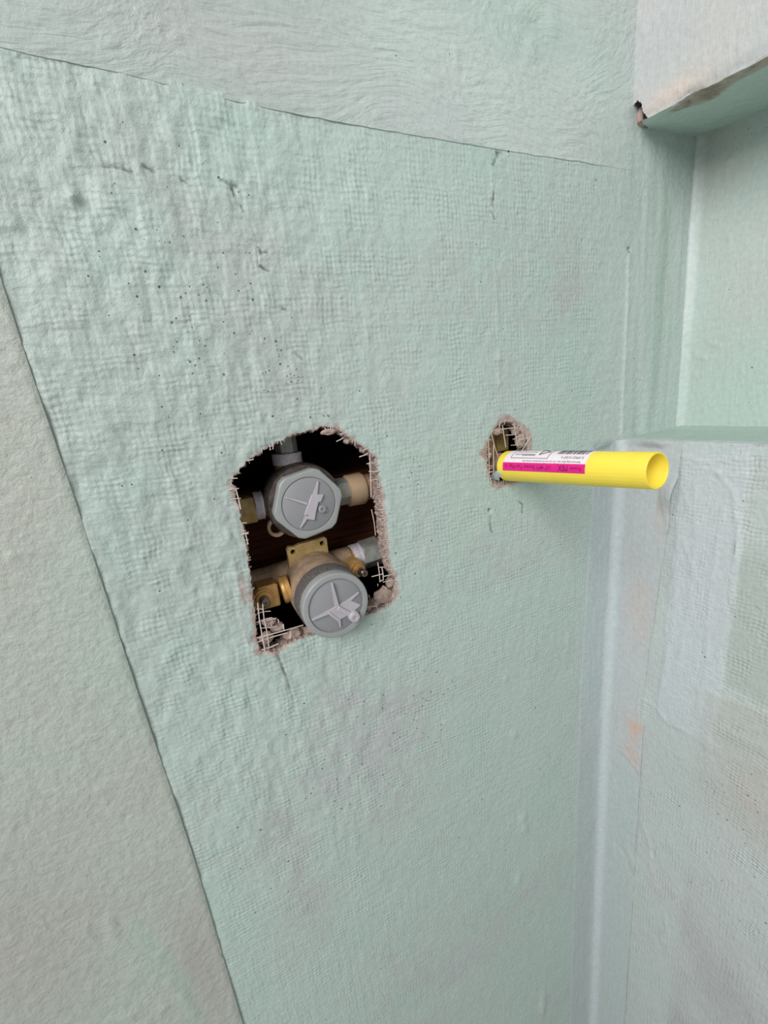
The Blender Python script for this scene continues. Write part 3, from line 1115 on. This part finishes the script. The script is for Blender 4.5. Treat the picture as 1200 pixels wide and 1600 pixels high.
# ---- closed cavity behind the board, with the framing that shows through the opening
def boxv(x0, x1, y0, y1, z0, z1, inward=False, skip=()):
    V = [(x, y, z) for x in (x0, x1) for y in (y0, y1) for z in (z0, z1)]
    F = {'x0': (0, 1, 3, 2), 'x1': (4, 6, 7, 5), 'y0': (0, 4, 5, 1), 'y1': (2, 3, 7, 6), 'z0': (0, 2, 6, 4), 'z1': (1, 5, 7, 3)}
    return V, [F[k] if not inward else tuple(reversed(F[k])) for k in F if k not in skip]


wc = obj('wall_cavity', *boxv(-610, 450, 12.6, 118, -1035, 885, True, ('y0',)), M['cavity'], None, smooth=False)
struct(wc)
wc['label'] = 'dark stud cavity behind the board'


def bevel_box(name, x0, x1, y0, y1, z0, z1, mat, b=1.5, parent=None):
    bm = bmesh.new()
    bmesh.ops.create_cube(bm, size=1)
    for v in bm.verts:
        v.co = Vector(((x0 + x1) / 2 + v.co.x * (x1 - x0), (y0 + y1) / 2 + v.co.y * (y1 - y0), (z0 + z1) / 2 + v.co.z * (z1 - z0)))
    bmesh.ops.bevel(bm, geom=list(bm.edges), offset=b, segments=2, affect='EDGES')
    V = [v.co.copy() for v in bm.verts]
    F = [tuple(v.index for v in f.verts) for f in bm.faces]
    bm.free()
    return obj(name, V, F, mat, parent, origin=((x0 + x1) / 2, (y0 + y1) / 2, z0) if parent is None else None)


def floor_place(u, v):
    return u, v, -1028 + 1.2 * fbm(u, v, 120, 3, 140)


def floor_tint(u, v):
    c = mixc(lin(176, 178, 174), lin(160, 164, 160), np.clip(0.5 + fbm(u, v, 90, 3, 141), 0, 1))
    return c[0], c[1], c[2], 0.0


fo, _ = plate('floor', rows((-600, 352, 16)), rows((-900, -1, 16)), floor_place, floor_tint, M['drywall'], skirt=10, back=(0, 0, -1))
struct(fo)
fo['label'] = 'grey coated floor below the walls'

blk = bevel_box('wood_blocking', -40, 200, 74, 112, -128, -60, M['wood'])
blk['label'] = 'reddish brown timber blocking across the cavity behind the two valves'
blk['category'] = 'timber'
obj('beam_light_block', *boxv(376, 452, -618, 6, 190, 888, False, ('z0',)), M['cavity'], wb, smooth=False)  # added box, keeps outside light out of the broken corner

# ------------------------------------------------------------------ torn mesh threads (far too fine to pick apart singly)
def threads(name, lines, edge_polys, label):
    geo = []
    rr = random.Random(name + label)
    for pts in lines:
        P = []
        y = rr.uniform(-0.6, 1.0)
        for i, p in enumerate(pts):
            P.append((p[0] + rr.uniform(-.2, .2), y + rr.uniform(-.3, .5), p[1] + rr.uniform(-.2, .2)))
        if len(P) == 2:
            a, b = Vector(P[0]), Vector(P[1])
            mid = (a + b) / 2 + Vector((rr.uniform(-.4, .4), rr.uniform(-.6, .3), rr.uniform(-.4, .4)))
            P = [a, mid, b]
        geo.append(tube(P, rr.uniform(0.27, 0.42), 5))
    for poly, cnt, reach in edge_polys:
        n = len(poly)
        cx, cz = (66, -85) if poly[0][0] < 170 else (231, -55)
        for k in range(cnt):
            p = Vector(poly[rr.randrange(n)])
            c = Vector((cx, cz))
            d = (c - p)
            if abs(d.x) * rr.uniform(.5, 1.5) > abs(d.y) * rr.uniform(.5, 1.5):
                dr = Vector((math.copysign(1, d.x), rr.uniform(-.15, .15)))
            else:
                dr = Vector((rr.uniform(-.15, .15), math.copysign(1, d.y)))
            L = rr.uniform(0.4, 1) ** 2 * reach
            a = p - dr * rr.uniform(0.5, 2.0)
            b = p + dr * L
            y0 = rr.uniform(-0.3, 2.5)
            mid = (a + b) / 2
            geo.append(tube([(a.x, y0 - .3, a.y), (mid.x, y0 + rr.uniform(-.4, .4), mid.y), (b.x, y0 + rr.uniform(-.8, 1.4), b.y)], rr.uniform(.18, .34), 4))
    V, F = merge(*geo)
    o = obj(name, V, F, M['thread'], wall_back)
    o['kind'] = 'stuff'
    o['label'] = label
    return o


T_BIG = [[(18.5, -126.5), (22.8, -127.8)], [(18.3, -129.5), (27.3, -130.7)], [(18.3, -135.5), (27.3, -135.3)], [(18.9, -136.1), (29.9, -136.9)],
         [(18.4, -140.8), (29.5, -143.1)], [(15.3, -146.5), (30, -147), (46.8, -147.6)], [(13.9, -150.1), (35.4, -149.9)], [(16.4, -156.4), (28.1, -156.1)],
         [(20, -121.8), (19.2, -132.6), (18.7, -145.3), (18.7, -157.6)], [(22.8, -123.9), (21.9, -135.5), (22.2, -145.7), (21.5, -155.8)],
         [(30.8, -138), (31.1, -140.6)], [(25.8, -139.6), (25.7, -142)], [(33.7, -142.7), (33.8, -147.3)], [(37.8, -149.1), (36.1, -154.8)],
         [(108.7, -116.8), (108.5, -132.7)], [(111.6, -121.8), (111.4, -130.9)], [(102.7, -126.7), (112.3, -127.2)], [(109.5, -120.9), (112.9, -121.4)],
         [(108.2, -132.1), (111.7, -131.8)], [(112.1, -128.9), (121.4, -129.3)], [(110.7, -133.3), (119.5, -134.1)], [(106.3, -133.3), (106.3, -135.1)],
         [(98.5, -140.1), (98.6, -142.8)], [(95.6, -148.9), (103.4, -150.2)], [(111.6, -36.9), (110.6, -50), (109.2, -66.9)], [(108.4, -43.1), (116, -43.4)],
         [(109.8, -48.6), (116.6, -49.5)], [(109.8, -55), (116.8, -55.7)], [(108.1, -75.7), (109, -95.6)], [(104, -37.6), (111, -36)], [(88.7, -24.9), (94.3, -23)],
         [(18.3, -37.9), (22.7, -38.4)], [(16.1, -44.9), (22.5, -44.7)], [(20.6, -44.8), (21.2, -57.8)], [(15.9, -50.9), (22.3, -51.1)],
         [(18.4, -73.7), (22.9, -74.3)], [(21.2, -74.6), (21.4, -80.7)], [(16.3, -81.2), (22, -80.9)]]
T_SMALL = [[(214.7, -34.1), (236.2, -34.2), (252.1, -35.5)], [(216.1, -36.3), (219, -48), (223.3, -58.9)], [(217.8, -45.2), (217.2, -58), (216.7, -68.9), (213, -73)],
           [(210.2, -40.5), (216.7, -41.4)], [(210.6, -52.2), (216.8, -52.1)], [(210.1, -61), (217.2, -61.9)], [(210.5, -67), (216.5, -66.6)], [(227.9, -30.8), (230.9, -48.8)],
           [(230.4, -39.2), (240, -39.6)], [(255.7, -43.7), (246.3, -53.8)], [(257.6, -44.6), (246.3, -45)], [(246.7, -33.8), (250.1, -46.9)], [(240, -31), (243, -50)],
           [(236, -48), (256, -49.5)], [(213.5, -38), (213.2, -70)], [(252, -36), (254, -56)], [(238, -43.5), (254, -41)]]
threads('mesh_thread', T_BIG, [([p for p in HOLE_R if p[0] < 60 and p[1] > -140], 34, 3.0), ([p for p in HOLE_R if p[1] < -140], 36, 3.5), ([p for p in HOLE_R if p[0] > 80], 130, 3.2)], 'pale torn glass fibre threads around the valve opening')
threads('mesh_thread', T_SMALL, [(SMALL_R, 60, 4.5)], 'pale torn glass fibre threads around the pipe opening')


def crumb(org, size, seed, label=None):
    rr = random.Random(seed)
    bm = bmesh.new()
    bmesh.ops.create_icosphere(bm, subdivisions=2, radius=1)
    V = []
    for v in bm.verts:
        k = 1 + rr.uniform(-.18, .18)
        V.append((org[0] + v.co.x * size[0] * k, org[1] + v.co.y * size[1] * k, org[2] + v.co.z * size[2] * k))
    F = [tuple(q.index for q in f.verts) for f in bm.faces]
    bm.free()
    o = obj('cement_crumb', V, F, M['crumb'], wall_back, smooth=False)
    if label:
        o['label'] = label
    return o


for i, (p, s) in enumerate([((112, 4, -146), (8.5, 4, 7.5)), ((104.5, 6, -151), (6, 4, 4.5)), ((118, 3, -137), (4, 3, 4)), ((98, 7, -154), (4, 4, 3)),
                            ((25, 4, -140), (4.5, 3, 3.2)), ((30, 6, -146.5), (5.5, 4, 3.4)), ((21, 5, -151), (6, 4, 4.5)), ((40, 6, -155), (7, 5, 3.4)), ((55, 7, -156.5), (8, 5, 3)),
                            ((85, 1.5, -18), (5.5, 2, 2.2)), ((98, 4, -26), (2.6, 3, 2)), ((19.5, 1.5, -44.5), (2, 1.6, 2.2)), ((109, 5, -34), (2.6, 3, 2)),
                            ((224, 2.5, -35.5), (5, 3, 3)), ((214.8, 2, -53), (1.8, 2, 2.6)), ((248, 3, -46), (5, 3, 7)), ((220, 5, -78), (5, 4, 3)), ((243, 3, -37), (4, 3, 4)), ((236, 4, -79), (6, 4, 2.4))]):
    crumb(p, s, 40 + i)

# ------------------------------------------------------------------ upper valve
AX = (0, -1, 0)            # out of the wall
UX, UZ = Vector((1, 0, 0)), Vector((0, 0, 1))
OUT = Vector((0, -1, 0))


def threaded(r, t0, t1, pitch=1.8, depth=0.7):
    pr = []
    t = t0
    while t < t1:
        pr += [(t, r - depth), (t + pitch * .5, r)]
        t += pitch
    pr.append((t1, r - depth))
    return pr


def tape_wrap(t0, t1, r, seed):
    rr = random.Random(seed)
    n = 9
    pr = [(t0, r - 1.2)] + [(t0 + (t1 - t0) * k / (n - 1), r + rr.uniform(-.25, .2)) for k in range(n)] + [(t1, r - 1.2)]
    return pr


def nut(org, axis, t0, t1, r, k=6, rot=0.0, ch=0.8):
    f = lambda a: math.cos(math.pi / k) / math.cos((a - rot) % (2 * math.pi / k) - math.pi / k)
    return lathe([(t0, r - ch), (t0 + ch, r), (t1 - ch, r), (t1, r - ch)], org, axis, 48, shape=f)


def rib(poly, c, y, h0, h1, ch=0.35):
    return prism(poly, (c[0], y, c[1]), UX, UZ, OUT, h0, h1, ch)


def spike(a, b, wa, wb):
    a, b = Vector(a), Vector(b)
    n = Vector((-(b - a).y, (b - a).x)).normalized()
    return [tuple(a - n * wa / 2), tuple(b - n * wb / 2), tuple(b + n * wb / 2), tuple(a + n * wa / 2)]


C1 = (65.9, -64.6)
up_v = thing('shower_valve', 'upper cast valve with rounded hexagonal grey plastic cap in the wall opening', 'valve', (C1[0], 60, C1[1] - 26))
part('body', lathe([(0, 20), (6, 24), (26, 26.5), (40, 27), (45, 26), (46, 22)], (C1[0], 60, C1[1]), AX, 48), M['dark_bronze'], up_v)
# hexagon with turned-down corners: the cap's rim
def capshape(a):
    d = (a - math.radians(10)) % (math.pi / 3) - math.pi / 6
    return min(1.0, 0.915 / math.cos(d))


cap = part('cap', lathe([(0, 22.0), (0.5, 24.4), (8.4, 24.5), (9.3, 24.0), (9.6, 23.2), (9.4, 18.9), (8.4, 18.6), (8.3, 0.01)], (C1[0], 15.5, C1[1]), AX, 96,
                        shape=None), M['cap'], up_v, angle=50)
# reshape only the outer rim to the hexagon, leave the round seat of the disc
o0 = Vector(up_v['_o'])
for v in cap.data.vertices:
    p = (v.co + o0) / MM
    dx, dz = p.x - C1[0], p.z - C1[1]
    r = math.hypot(dx, dz)
    if r > 21:
        s = capshape(math.atan2(dz, dx))
        v.co = Vector((C1[0] + dx * s, p.y, C1[1] + dz * s)) * MM - o0
cap.data.update()
disc = part('cap_disc', lathe([(0, 18.2), (0.9, 18.2), (1.1, 17.9), (1.1, 0.01)], (C1[0], 7.4, C1[1]), AX, 72), M['cap_disc'], cap)
YD1 = 6.3
part('moulded_rib', rib([(2.6, 6.4), (10.6, 5.0), (8.2, 0.8), (6.4, 1.0), (3.6, -6.2), (1.5, -11.7), (-3.6, -9.8), (-2.2, -7.4), (-4.6, -6.6), (-1.6, -0.6)], C1, YD1, 0, 1.7, .5), M['sprue'], cap)
for a, b, wa, wb_ in (((4.4, 4.8), (8.3, 14.8), 3.4, .8), ((-1.2, 0.6), (-14.8, 7.8), 1.9, .9), ((-2.8, -7.6), (-8.6, -14.8), 2.6, .7), ((7.5, -4.8), (12.2, -7.2), 1.2, .7)):
    part('moulded_rib', rib(spike(a, b, wa, wb_), C1, YD1, 0, 1.2, .3), M['sprue'], cap)
part('moulded_nub', lathe([(0, 2.9), (1.9, 2.8), (2.2, 2.4), (2.2, 1.3), (1.4, 1.1), (1.4, .01)], (C1[0] + 8.2, YD1, C1[1] - 4.9), AX, 24), M['cap_disc'], cap)
YP = 38
part('port', lathe(threaded(9.6, 18, 28, 1.9, .8), (C1[0] - 4, YP, C1[1]), (0, 0, 1), 32), M['brass'], up_v, angle=30)
part('thread_tape', lathe(tape_wrap(25.5, 33.5, 10.6, 1), (C1[0] - 4.4, YP, C1[1]), (0.03, 0, 1), 36), M['tape'], up_v)
part('adapter_nut', nut((C1[0] - 3, YP, C1[1]), (0, 0, 1), 33, 62, 8.2, 6, math.radians(20)), M['nickel'], up_v, smooth=False)
part('port', lathe(threaded(8.6, 20, 31, 1.9, .9), (C1[0], YP, C1[1] - 1.5), (-1, 0, 0), 32), M['brass'], up_v, angle=30)
part('thread_tape', lathe(tape_wrap(26.5, 32.5, 10.2, 2), (C1[0], YP, C1[1] - 1.8), (-1, 0, 0.03), 36), M['tape'], up_v)
part('adapter_nut', nut((C1[0], YP, C1[1] - 2.4), (-1, 0, 0), 32, 66, 10.4, 6, math.radians(0)), M['olive_brass'], up_v, smooth=False)
part('adapter_nut', nut((C1[0], YP, C1[1] - 2.4), (1, 0, 0), 22, 43, 11.0, 6, math.radians(12)), M['nickel'], up_v, smooth=False)
part('coupling_ring', lathe([(38.0, 11), (38.8, 12.4), (50.6, 12.8), (52.2, 11.8), (52.6, 9)], (C1[0], YP, C1[1] - 2.8), (1, 0, 0), 40), M['tan'], up_v)
part('pipe', lathe([(50, 10.2), (92, 10.2)], (C1[0], YP, C1[1] - 2.6), (1, 0, 0), 32), M['copper'], up_v)
ear = [(7 * math.cos(a) * .95, 7 * math.sin(a)) for a in np.linspace(0, 2 * math.pi, 28, endpoint=False)]
ear_h = [(4.6 * math.cos(a), 4.6 * math.sin(a)) for a in np.linspace(0, 2 * math.pi, 20, endpoint=False)]
part('mounting_ear', plate_with_holes(ear, [ear_h], (45.5, 34, -82.5), UX, UZ, OUT, 0, 4), M['bronze'], up_v, smooth=False)

# ------------------------------------------------------------------ lower valve
C2 = (68.4, -132.6)
lo_v = thing('shower_valve', 'lower cast brass valve with round grey plastic cap and two-holed flange', 'valve', (C2[0], 62, C2[1] - 26))
part('body', lathe([(0, 20), (8, 23), (20, 24.2), (40, 24.6), (58, 24.4)], (C2[0], 62, C2[1]), AX, 56), M['bronze'], lo_v)
part('gritty_collar', lathe([(0, 23.8), (0.6, 24.3), (14.8, 24.2), (16, 23.2)], (C2[0], 7.5, C2[1]), AX, 64), M['grit'], lo_v)
cap2 = part('cap', lathe([(0, 22), (0.4, 23.3), (7.2, 23.4), (7.9, 23.0), (8.1, 22.4), (8.0, 19.5), (6.6, 19.2), (6.5, 0.01)], (C2[0], -8.3, C2[1]), AX, 96), M['cap'], lo_v, angle=50)
part('cap_disc', lathe([(0, 18.9), (0.6, 18.9), (0.8, 18.6), (0.8, 0.01)], (C2[0], -14.6, C2[1]), AX, 72), M['cap_disc'], cap2)
YD2 = -15.4
part('moulded_rib', rib([(-8.6, -2.2), (-0.6, -0.2), (8.6, 1.6), (11, 0.6), (17.6, -4.6), (8.5, -9.2), (1.6, -10.6), (-0.6, -11.4), (-3.6, -7.6)], C2, YD2, 0, 1.1, .4), M['sprue'], cap2)
for a, b, wa, wb_, hh in (((0.2, -1.4), (-1.0, 17.4), 2.9, 1.1, 2.2), ((-6.4, -2.9), (-18.2, -4.6), 2.0, .7, 1.8), ((6.5, -0.2), (17.2, 5.0), 2.6, .7, 1.2),
                          ((0.4, -1.0), (10.2, -10.4), 3.0, 3.0, 2.6), ((0.4, -10.2), (0.5, -16.4), 1.6, .6, 1.6), ((-6.4, -2.6), (0.2, -11.0), 1.6, 1.6, 1.9)):
    part('moulded_rib', rib(spike(a, b, wa, wb_), C2, YD2, 0, hh, .35), M['sprue'], cap2)
part('moulded_nub', lathe([(0, 4.0), (4.4, 3.6), (5.0, 3.1), (5.0, 1.5), (4.2, 1.3), (4.2, .01)], (C2[0] + 10.8, YD2, C2[1] - 10.6), AX, 28), M['sprue'], cap2)
# flange with two screw holes
fl = [(-18, -4), (-18.2, 13.2), (-16.4, 15.2), (-12, 14.4), (-8, 15.6), (5, 16.2), (11.5, 16.8), (13.2, 15), (13, -4), (8, -14), (-12, -14)]
hl = lambda cx, cz: [(cx + 1.9 * math.cos(a), cz + 1.9 * math.sin(a)) for a in np.linspace(0, 2 * math.pi, 18, endpoint=False)]
part('flange', plate_with_holes(fl, [hl(-13.9, 10.8), hl(9.1, 12.2)], (C2[0], 38, C2[1] + 17.2), UX, UZ, OUT, 0, 4.5), M['olive_brass'], lo_v, smooth=False)
# left inlet with its stop screw
part('inlet_arm', lathe([(10, 13.5), (26, 13.0), (34, 12.2), (70, 12.0)], (C2[0], 46, C2[1] + 4.5), (-1, 0, 0), 36), M['bronze'], lo_v)
part('inlet_collar', lathe([(0, 8.5), (0.6, 10.4), (2.4, 10.6), (3.2, 9.8), (4.4, 10.4), (6.4, 10.2), (7, 8.5)], (46.5, 24, C2[1] + 5.0), (-1, 0.05, -0.12), 36), M['brass'], lo_v, angle=30)
boss = [(-8, -9.5), (9.5, -9.5), (10.2, -8), (10.2, 7), (8.5, 8.2), (-4, 8.2), (-8.6, 4)]
bs = part('stop_boss', prism(boss, (27.4, 40, C2[1] + 3.6), UX, UZ, OUT, 0, 19, 1.0), M['brass'], lo_v, angle=30)
part('stop_ring', lathe([(0, 7.2), (1.2, 7.0), (1.4, 5.9), (2.8, 5.7), (3, 4.6)], (26.3, 21, C2[1] + 3.4), AX, 32), M['brass'], bs, angle=30)
part('stop_screw', lathe([(0, 3.6), (6.5, 3.5), (7.4, 2.8), (7.4, 1.2), (6.2, 1.0), (6.2, .01)], (26.1, 20, C2[1] + 3.2), AX, 28), M['screw'], bs, angle=30)
# right outlet and stop screw
part('outlet_arm', lathe([(10, 12.5), (26, 11.5), (33, 11)], (C2[0], 44, C2[1] + 4), (1, 0, 0.08), 36), M['bronze'], lo_v)
part('port', lathe(threaded(9.4, 26, 36, 1.9, .8), (C2[0], 44, C2[1] + 5), (1, 0, 0.06), 32), M['brass'], lo_v, angle=30)
part('thread_tape', lathe(tape_wrap(35, 43, 11.4, 3), (C2[0], 44, C2[1] + 4.8), (1, 0, 0.06), 36), M['tape'], lo_v)
part('adapter_nut', nut((C2[0], 44, C2[1] + 4.8), (1, 0, 0.06), 43, 60, 12.4, 6, math.radians(14)), M['nickel'], lo_v, smooth=False)
part('pipe', lathe([(58, 11), (92, 11)], (C2[0], 44, C2[1] + 4.8), (1, 0, 0.06), 32), M['copper'], lo_v)
b2 = part('stop_boss', lathe([(0, 8.4), (8, 8.0), (12, 7.2), (12.8, 6.9), (13, 6.0), (15.4, 5.8), (15.6, 4.6), (18, 4.4)], (98.5, 38, C2[1] + 4.4), (0.16, -1, -0.02), 36), M['brass'], lo_v, angle=30)
part('stop_screw', lathe([(0, 3.3), (6, 3.2), (6.8, 2.6), (6.8, 1.0), (5.6, .9), (5.6, .01)], (101.2, 20.5, C2[1] + 4.0), (0.16, -1, -0.02), 28), M['screw'], b2, angle=30)

# ------------------------------------------------------------------ brass elbow and nipple in the small opening
el = thing('brass_elbow', 'tarnished brass pipe elbow inside the small opening behind the yellow tube', 'pipe fitting', (229, 36, -84))
part('elbow_body', merge(lathe([(-14, 11.5), (-8, 13), (10, 13), (24, 12.6), (30, 11.4), (40, 11.2)], (228.5, 30, -64), (0, 0, 1), 36)), M['olive_brass'], el)
part('elbow_outlet', lathe([(0, 12.5), (12, 12.2), (14, 11.6), (14.3, 9.6), (22, 9.4), (34, 9.3)], (229.2, 33, -64.5), (0.02, -1, 0.05), 40), M['bronze'], el)
part('paint_smear', lathe([(0, 1.2), (0.8, 4.0), (2.0, 4.6), (3.0, 3.0), (3.4, 0.01)], (224.0, 4.6, -71.0), (-0.75, -0.55, -0.35), 20,
                          shape=lambda a: 1 + .25 * math.sin(2 * a) + .18 * math.sin(5 * a + 1)), M['smear'], el)
lugp = [(-6, -10), (6, -10), (7, 8), (4, 11), (-4, 11), (-7, 8)]
part('elbow_lug', prism(lugp, (246, 30, -46), UX, UZ, OUT, 0, 8, 1), M['olive_brass'], el)

# ------------------------------------------------------------------ yellow test tube with its sticker
TA, TB = Vector((229.5, -3, -63.6)), Vector((232.1, -123, -55.0))
TL = (TB - TA).length
tax = (TB - TA).normalized()
face = Vector((-0.98229, -0.0078, 0.18718))
face = (face - tax * face.dot(tax)).normalized()
upv = tax.cross(face)
if upv.z < 0:
    upv = -upv
R0, R1 = 12.1, 10.55
tb_ = thing('yellow_tube', 'bright yellow open plastic tube with sticker sticking out of the wall', 'tube', tuple(TA))
def tshape(k, amt):
    return lambda a: 1 - amt * (1 - math.cos(((a + .26) % (2 * math.pi / k) - math.pi / k))) / (1 - math.cos(math.pi / k))


part('tube_shell', lathe([(0, 9.6), (0.15, R0 - .5), (0.8, R0), (TL - 0.6, R1), (TL, R1 - .35), (TL, R1 - 1.0), (TL - .8, R1 - 1.45), (30, R0 - 2.3), (28, 0.01)],
                         TA, tax, 112, cap=False, shape=lambda a: 1 + 0.0035 * math.cos(28 * a)), M['yellow'], tb_, angle=35)


def on_tube(s, phi, lift):
    """s mm along the tube, phi radians up from the side that faces the camera's side of the room"""
    r = R0 + (R1 - R0) * s / TL + lift
    return TA + tax * s + (face * math.cos(phi) + upv * math.sin(phi)) * r


def wrap_rect(s0, s1, p0, p1, lift, ns=14, npn=22):
    V, F = [], []
    for i in range(ns + 1):
        for j in range(npn + 1):
            V.append(on_tube(s0 + (s1 - s0) * i / ns, p0 + (p1 - p0) * j / npn, lift))
    for i in range(ns):
        for j in range(npn):
            a = i * (npn + 1) + j
            F.append((a, a + 1, a + npn + 2, a + npn + 1))
    # give it thickness
    n = len(V)
    for i in range(ns + 1):
        for j in range(npn + 1):
            V.append(on_tube(s0 + (s1 - s0) * i / ns, p0 + (p1 - p0) * j / npn, lift - 0.12))
    per = [j for j in range(npn + 1)] + [i * (npn + 1) + npn for i in range(1, ns + 1)] + [ns * (npn + 1) + j for j in range(npn - 1, -1, -1)] + [i * (npn + 1) for i in range(ns - 1, 0, -1)]
    for k in range(len(per)):
        a, b = per[k], per[(k + 1) % len(per)]
        F.append((a, b, b + n, a + n))
    return V, F


RAD = math.radians
S0, S1 = 7.5, 82.0
lab = part('sticker', wrap_rect(S0, S1, RAD(-17), RAD(128), 0.12), M['label'], tb_)
part('magenta_band', wrap_rect(S0, S1, RAD(-17.5), RAD(13), 0.22, 14, 8), M['magenta'], lab)


def wrap_text(body, s_start, phi, size, mat, bold=0.0):
    """lettering that reads upside down from the camera: it runs from the open end towards the wall"""
    cu = bpy.data.curves.new('lettering', 'FONT')
    cu.body = body
    cu.size = size
    cu.offset = bold
    cu.resolution_u = 2
    rr = 11.5
    geo = from_curve(cu, lambda p: on_tube(s_start - p.x, phi - p.y / rr, 0.32))
    return part('lettering', geo, mat, lab, smooth=False)


wrap_text('Power', 79.5, RAD(3), 3.4, M['purple_ink'], .02)
wrap_text('PEX', 69.3, RAD(5.5), 4.8, M['purple_ink'], .12)
wrap_text('1/2" MPT Shower Test Plug', 55.5, RAD(4), 3.6, M['purple_ink'], .03)
wrap_text('1/2', 13.2, RAD(4), 2.6, M['purple_ink'], .02)
# small grey print, barcode and warning box on the white part
wrap_text('Remove plug after test. Do not use for permanent service line', 78, RAD(22), 2.0, M['ink'])
wrap_text('0 39923 41207 6', 79, RAD(40), 2.6, M['ink'])
rb = random.Random(4)
s = 79.5
while s > 56:
    w = rb.choice([0.5, 0.5, 0.9, 1.3])
    part('barcode_bar', wrap_rect(s - w, s, RAD(52), RAD(112), 0.3, 1, 8), M['ink'], lab)
    s -= w + rb.choice([0.5, 0.8, 1.2])
for a in ((14, 50, 30, 31.8), (14, 50, 96, 97.8)):
    part('print_line', wrap_rect(a[0], a[1], RAD(a[2]), RAD(a[3]), 0.3, 6, 1), M['ink'], lab)
for a in ((14, 14.35), (49.6, 50)):
    part('print_line', wrap_rect(a[0], a[1], RAD(30), RAD(97), 0.3, 1, 10), M['ink'], lab)
wrap_text('WARNING', 37, RAD(50), 2.6, M['ink'], .05)
wrap_text('see back', 24.5, RAD(50), 2.2, M['ink'])
wrap_text('Remove before finish', 36, RAD(66), 2.2, M['ink'])
tri = lambda p: on_tube(p[0], p[1], 0.3)
for a, b in (((40.5, RAD(46)), (40.5, RAD(84))), ((40.5, RAD(46)), (48, RAD(66))), ((48, RAD(66)), (40.5, RAD(84)))):
    pts = [on_tube(a[0] + (b[0] - a[0]) * t, a[1] + (b[1] - a[1]) * t, 0.25) for t in np.linspace(0, 1, 7)]
    part('print_line', tube(pts, 0.35, 4), M['ink'], lab)
part('paint_dab', lathe([(0, 2.6), (0.5, 2.4), (0.8, .01)], on_tube(1.6, RAD(-34), -.25), (face * math.cos(RAD(-34)) + upv * math.sin(RAD(-34))), 18,
                        shape=lambda a: 1 + .2 * math.sin(3 * a)), M['smear'], tb_)
part('paint_dab', lathe([(0, 0.9), (0.4, .8), (0.6, .01)], on_tube(TL - 1.2, RAD(-120), -.1), (face * math.cos(RAD(-120)) + upv * math.sin(RAD(-120))), 12), M['smear'], tb_)
for o in bpy.data.objects:
    if '_o' in o:
        del o['_o']
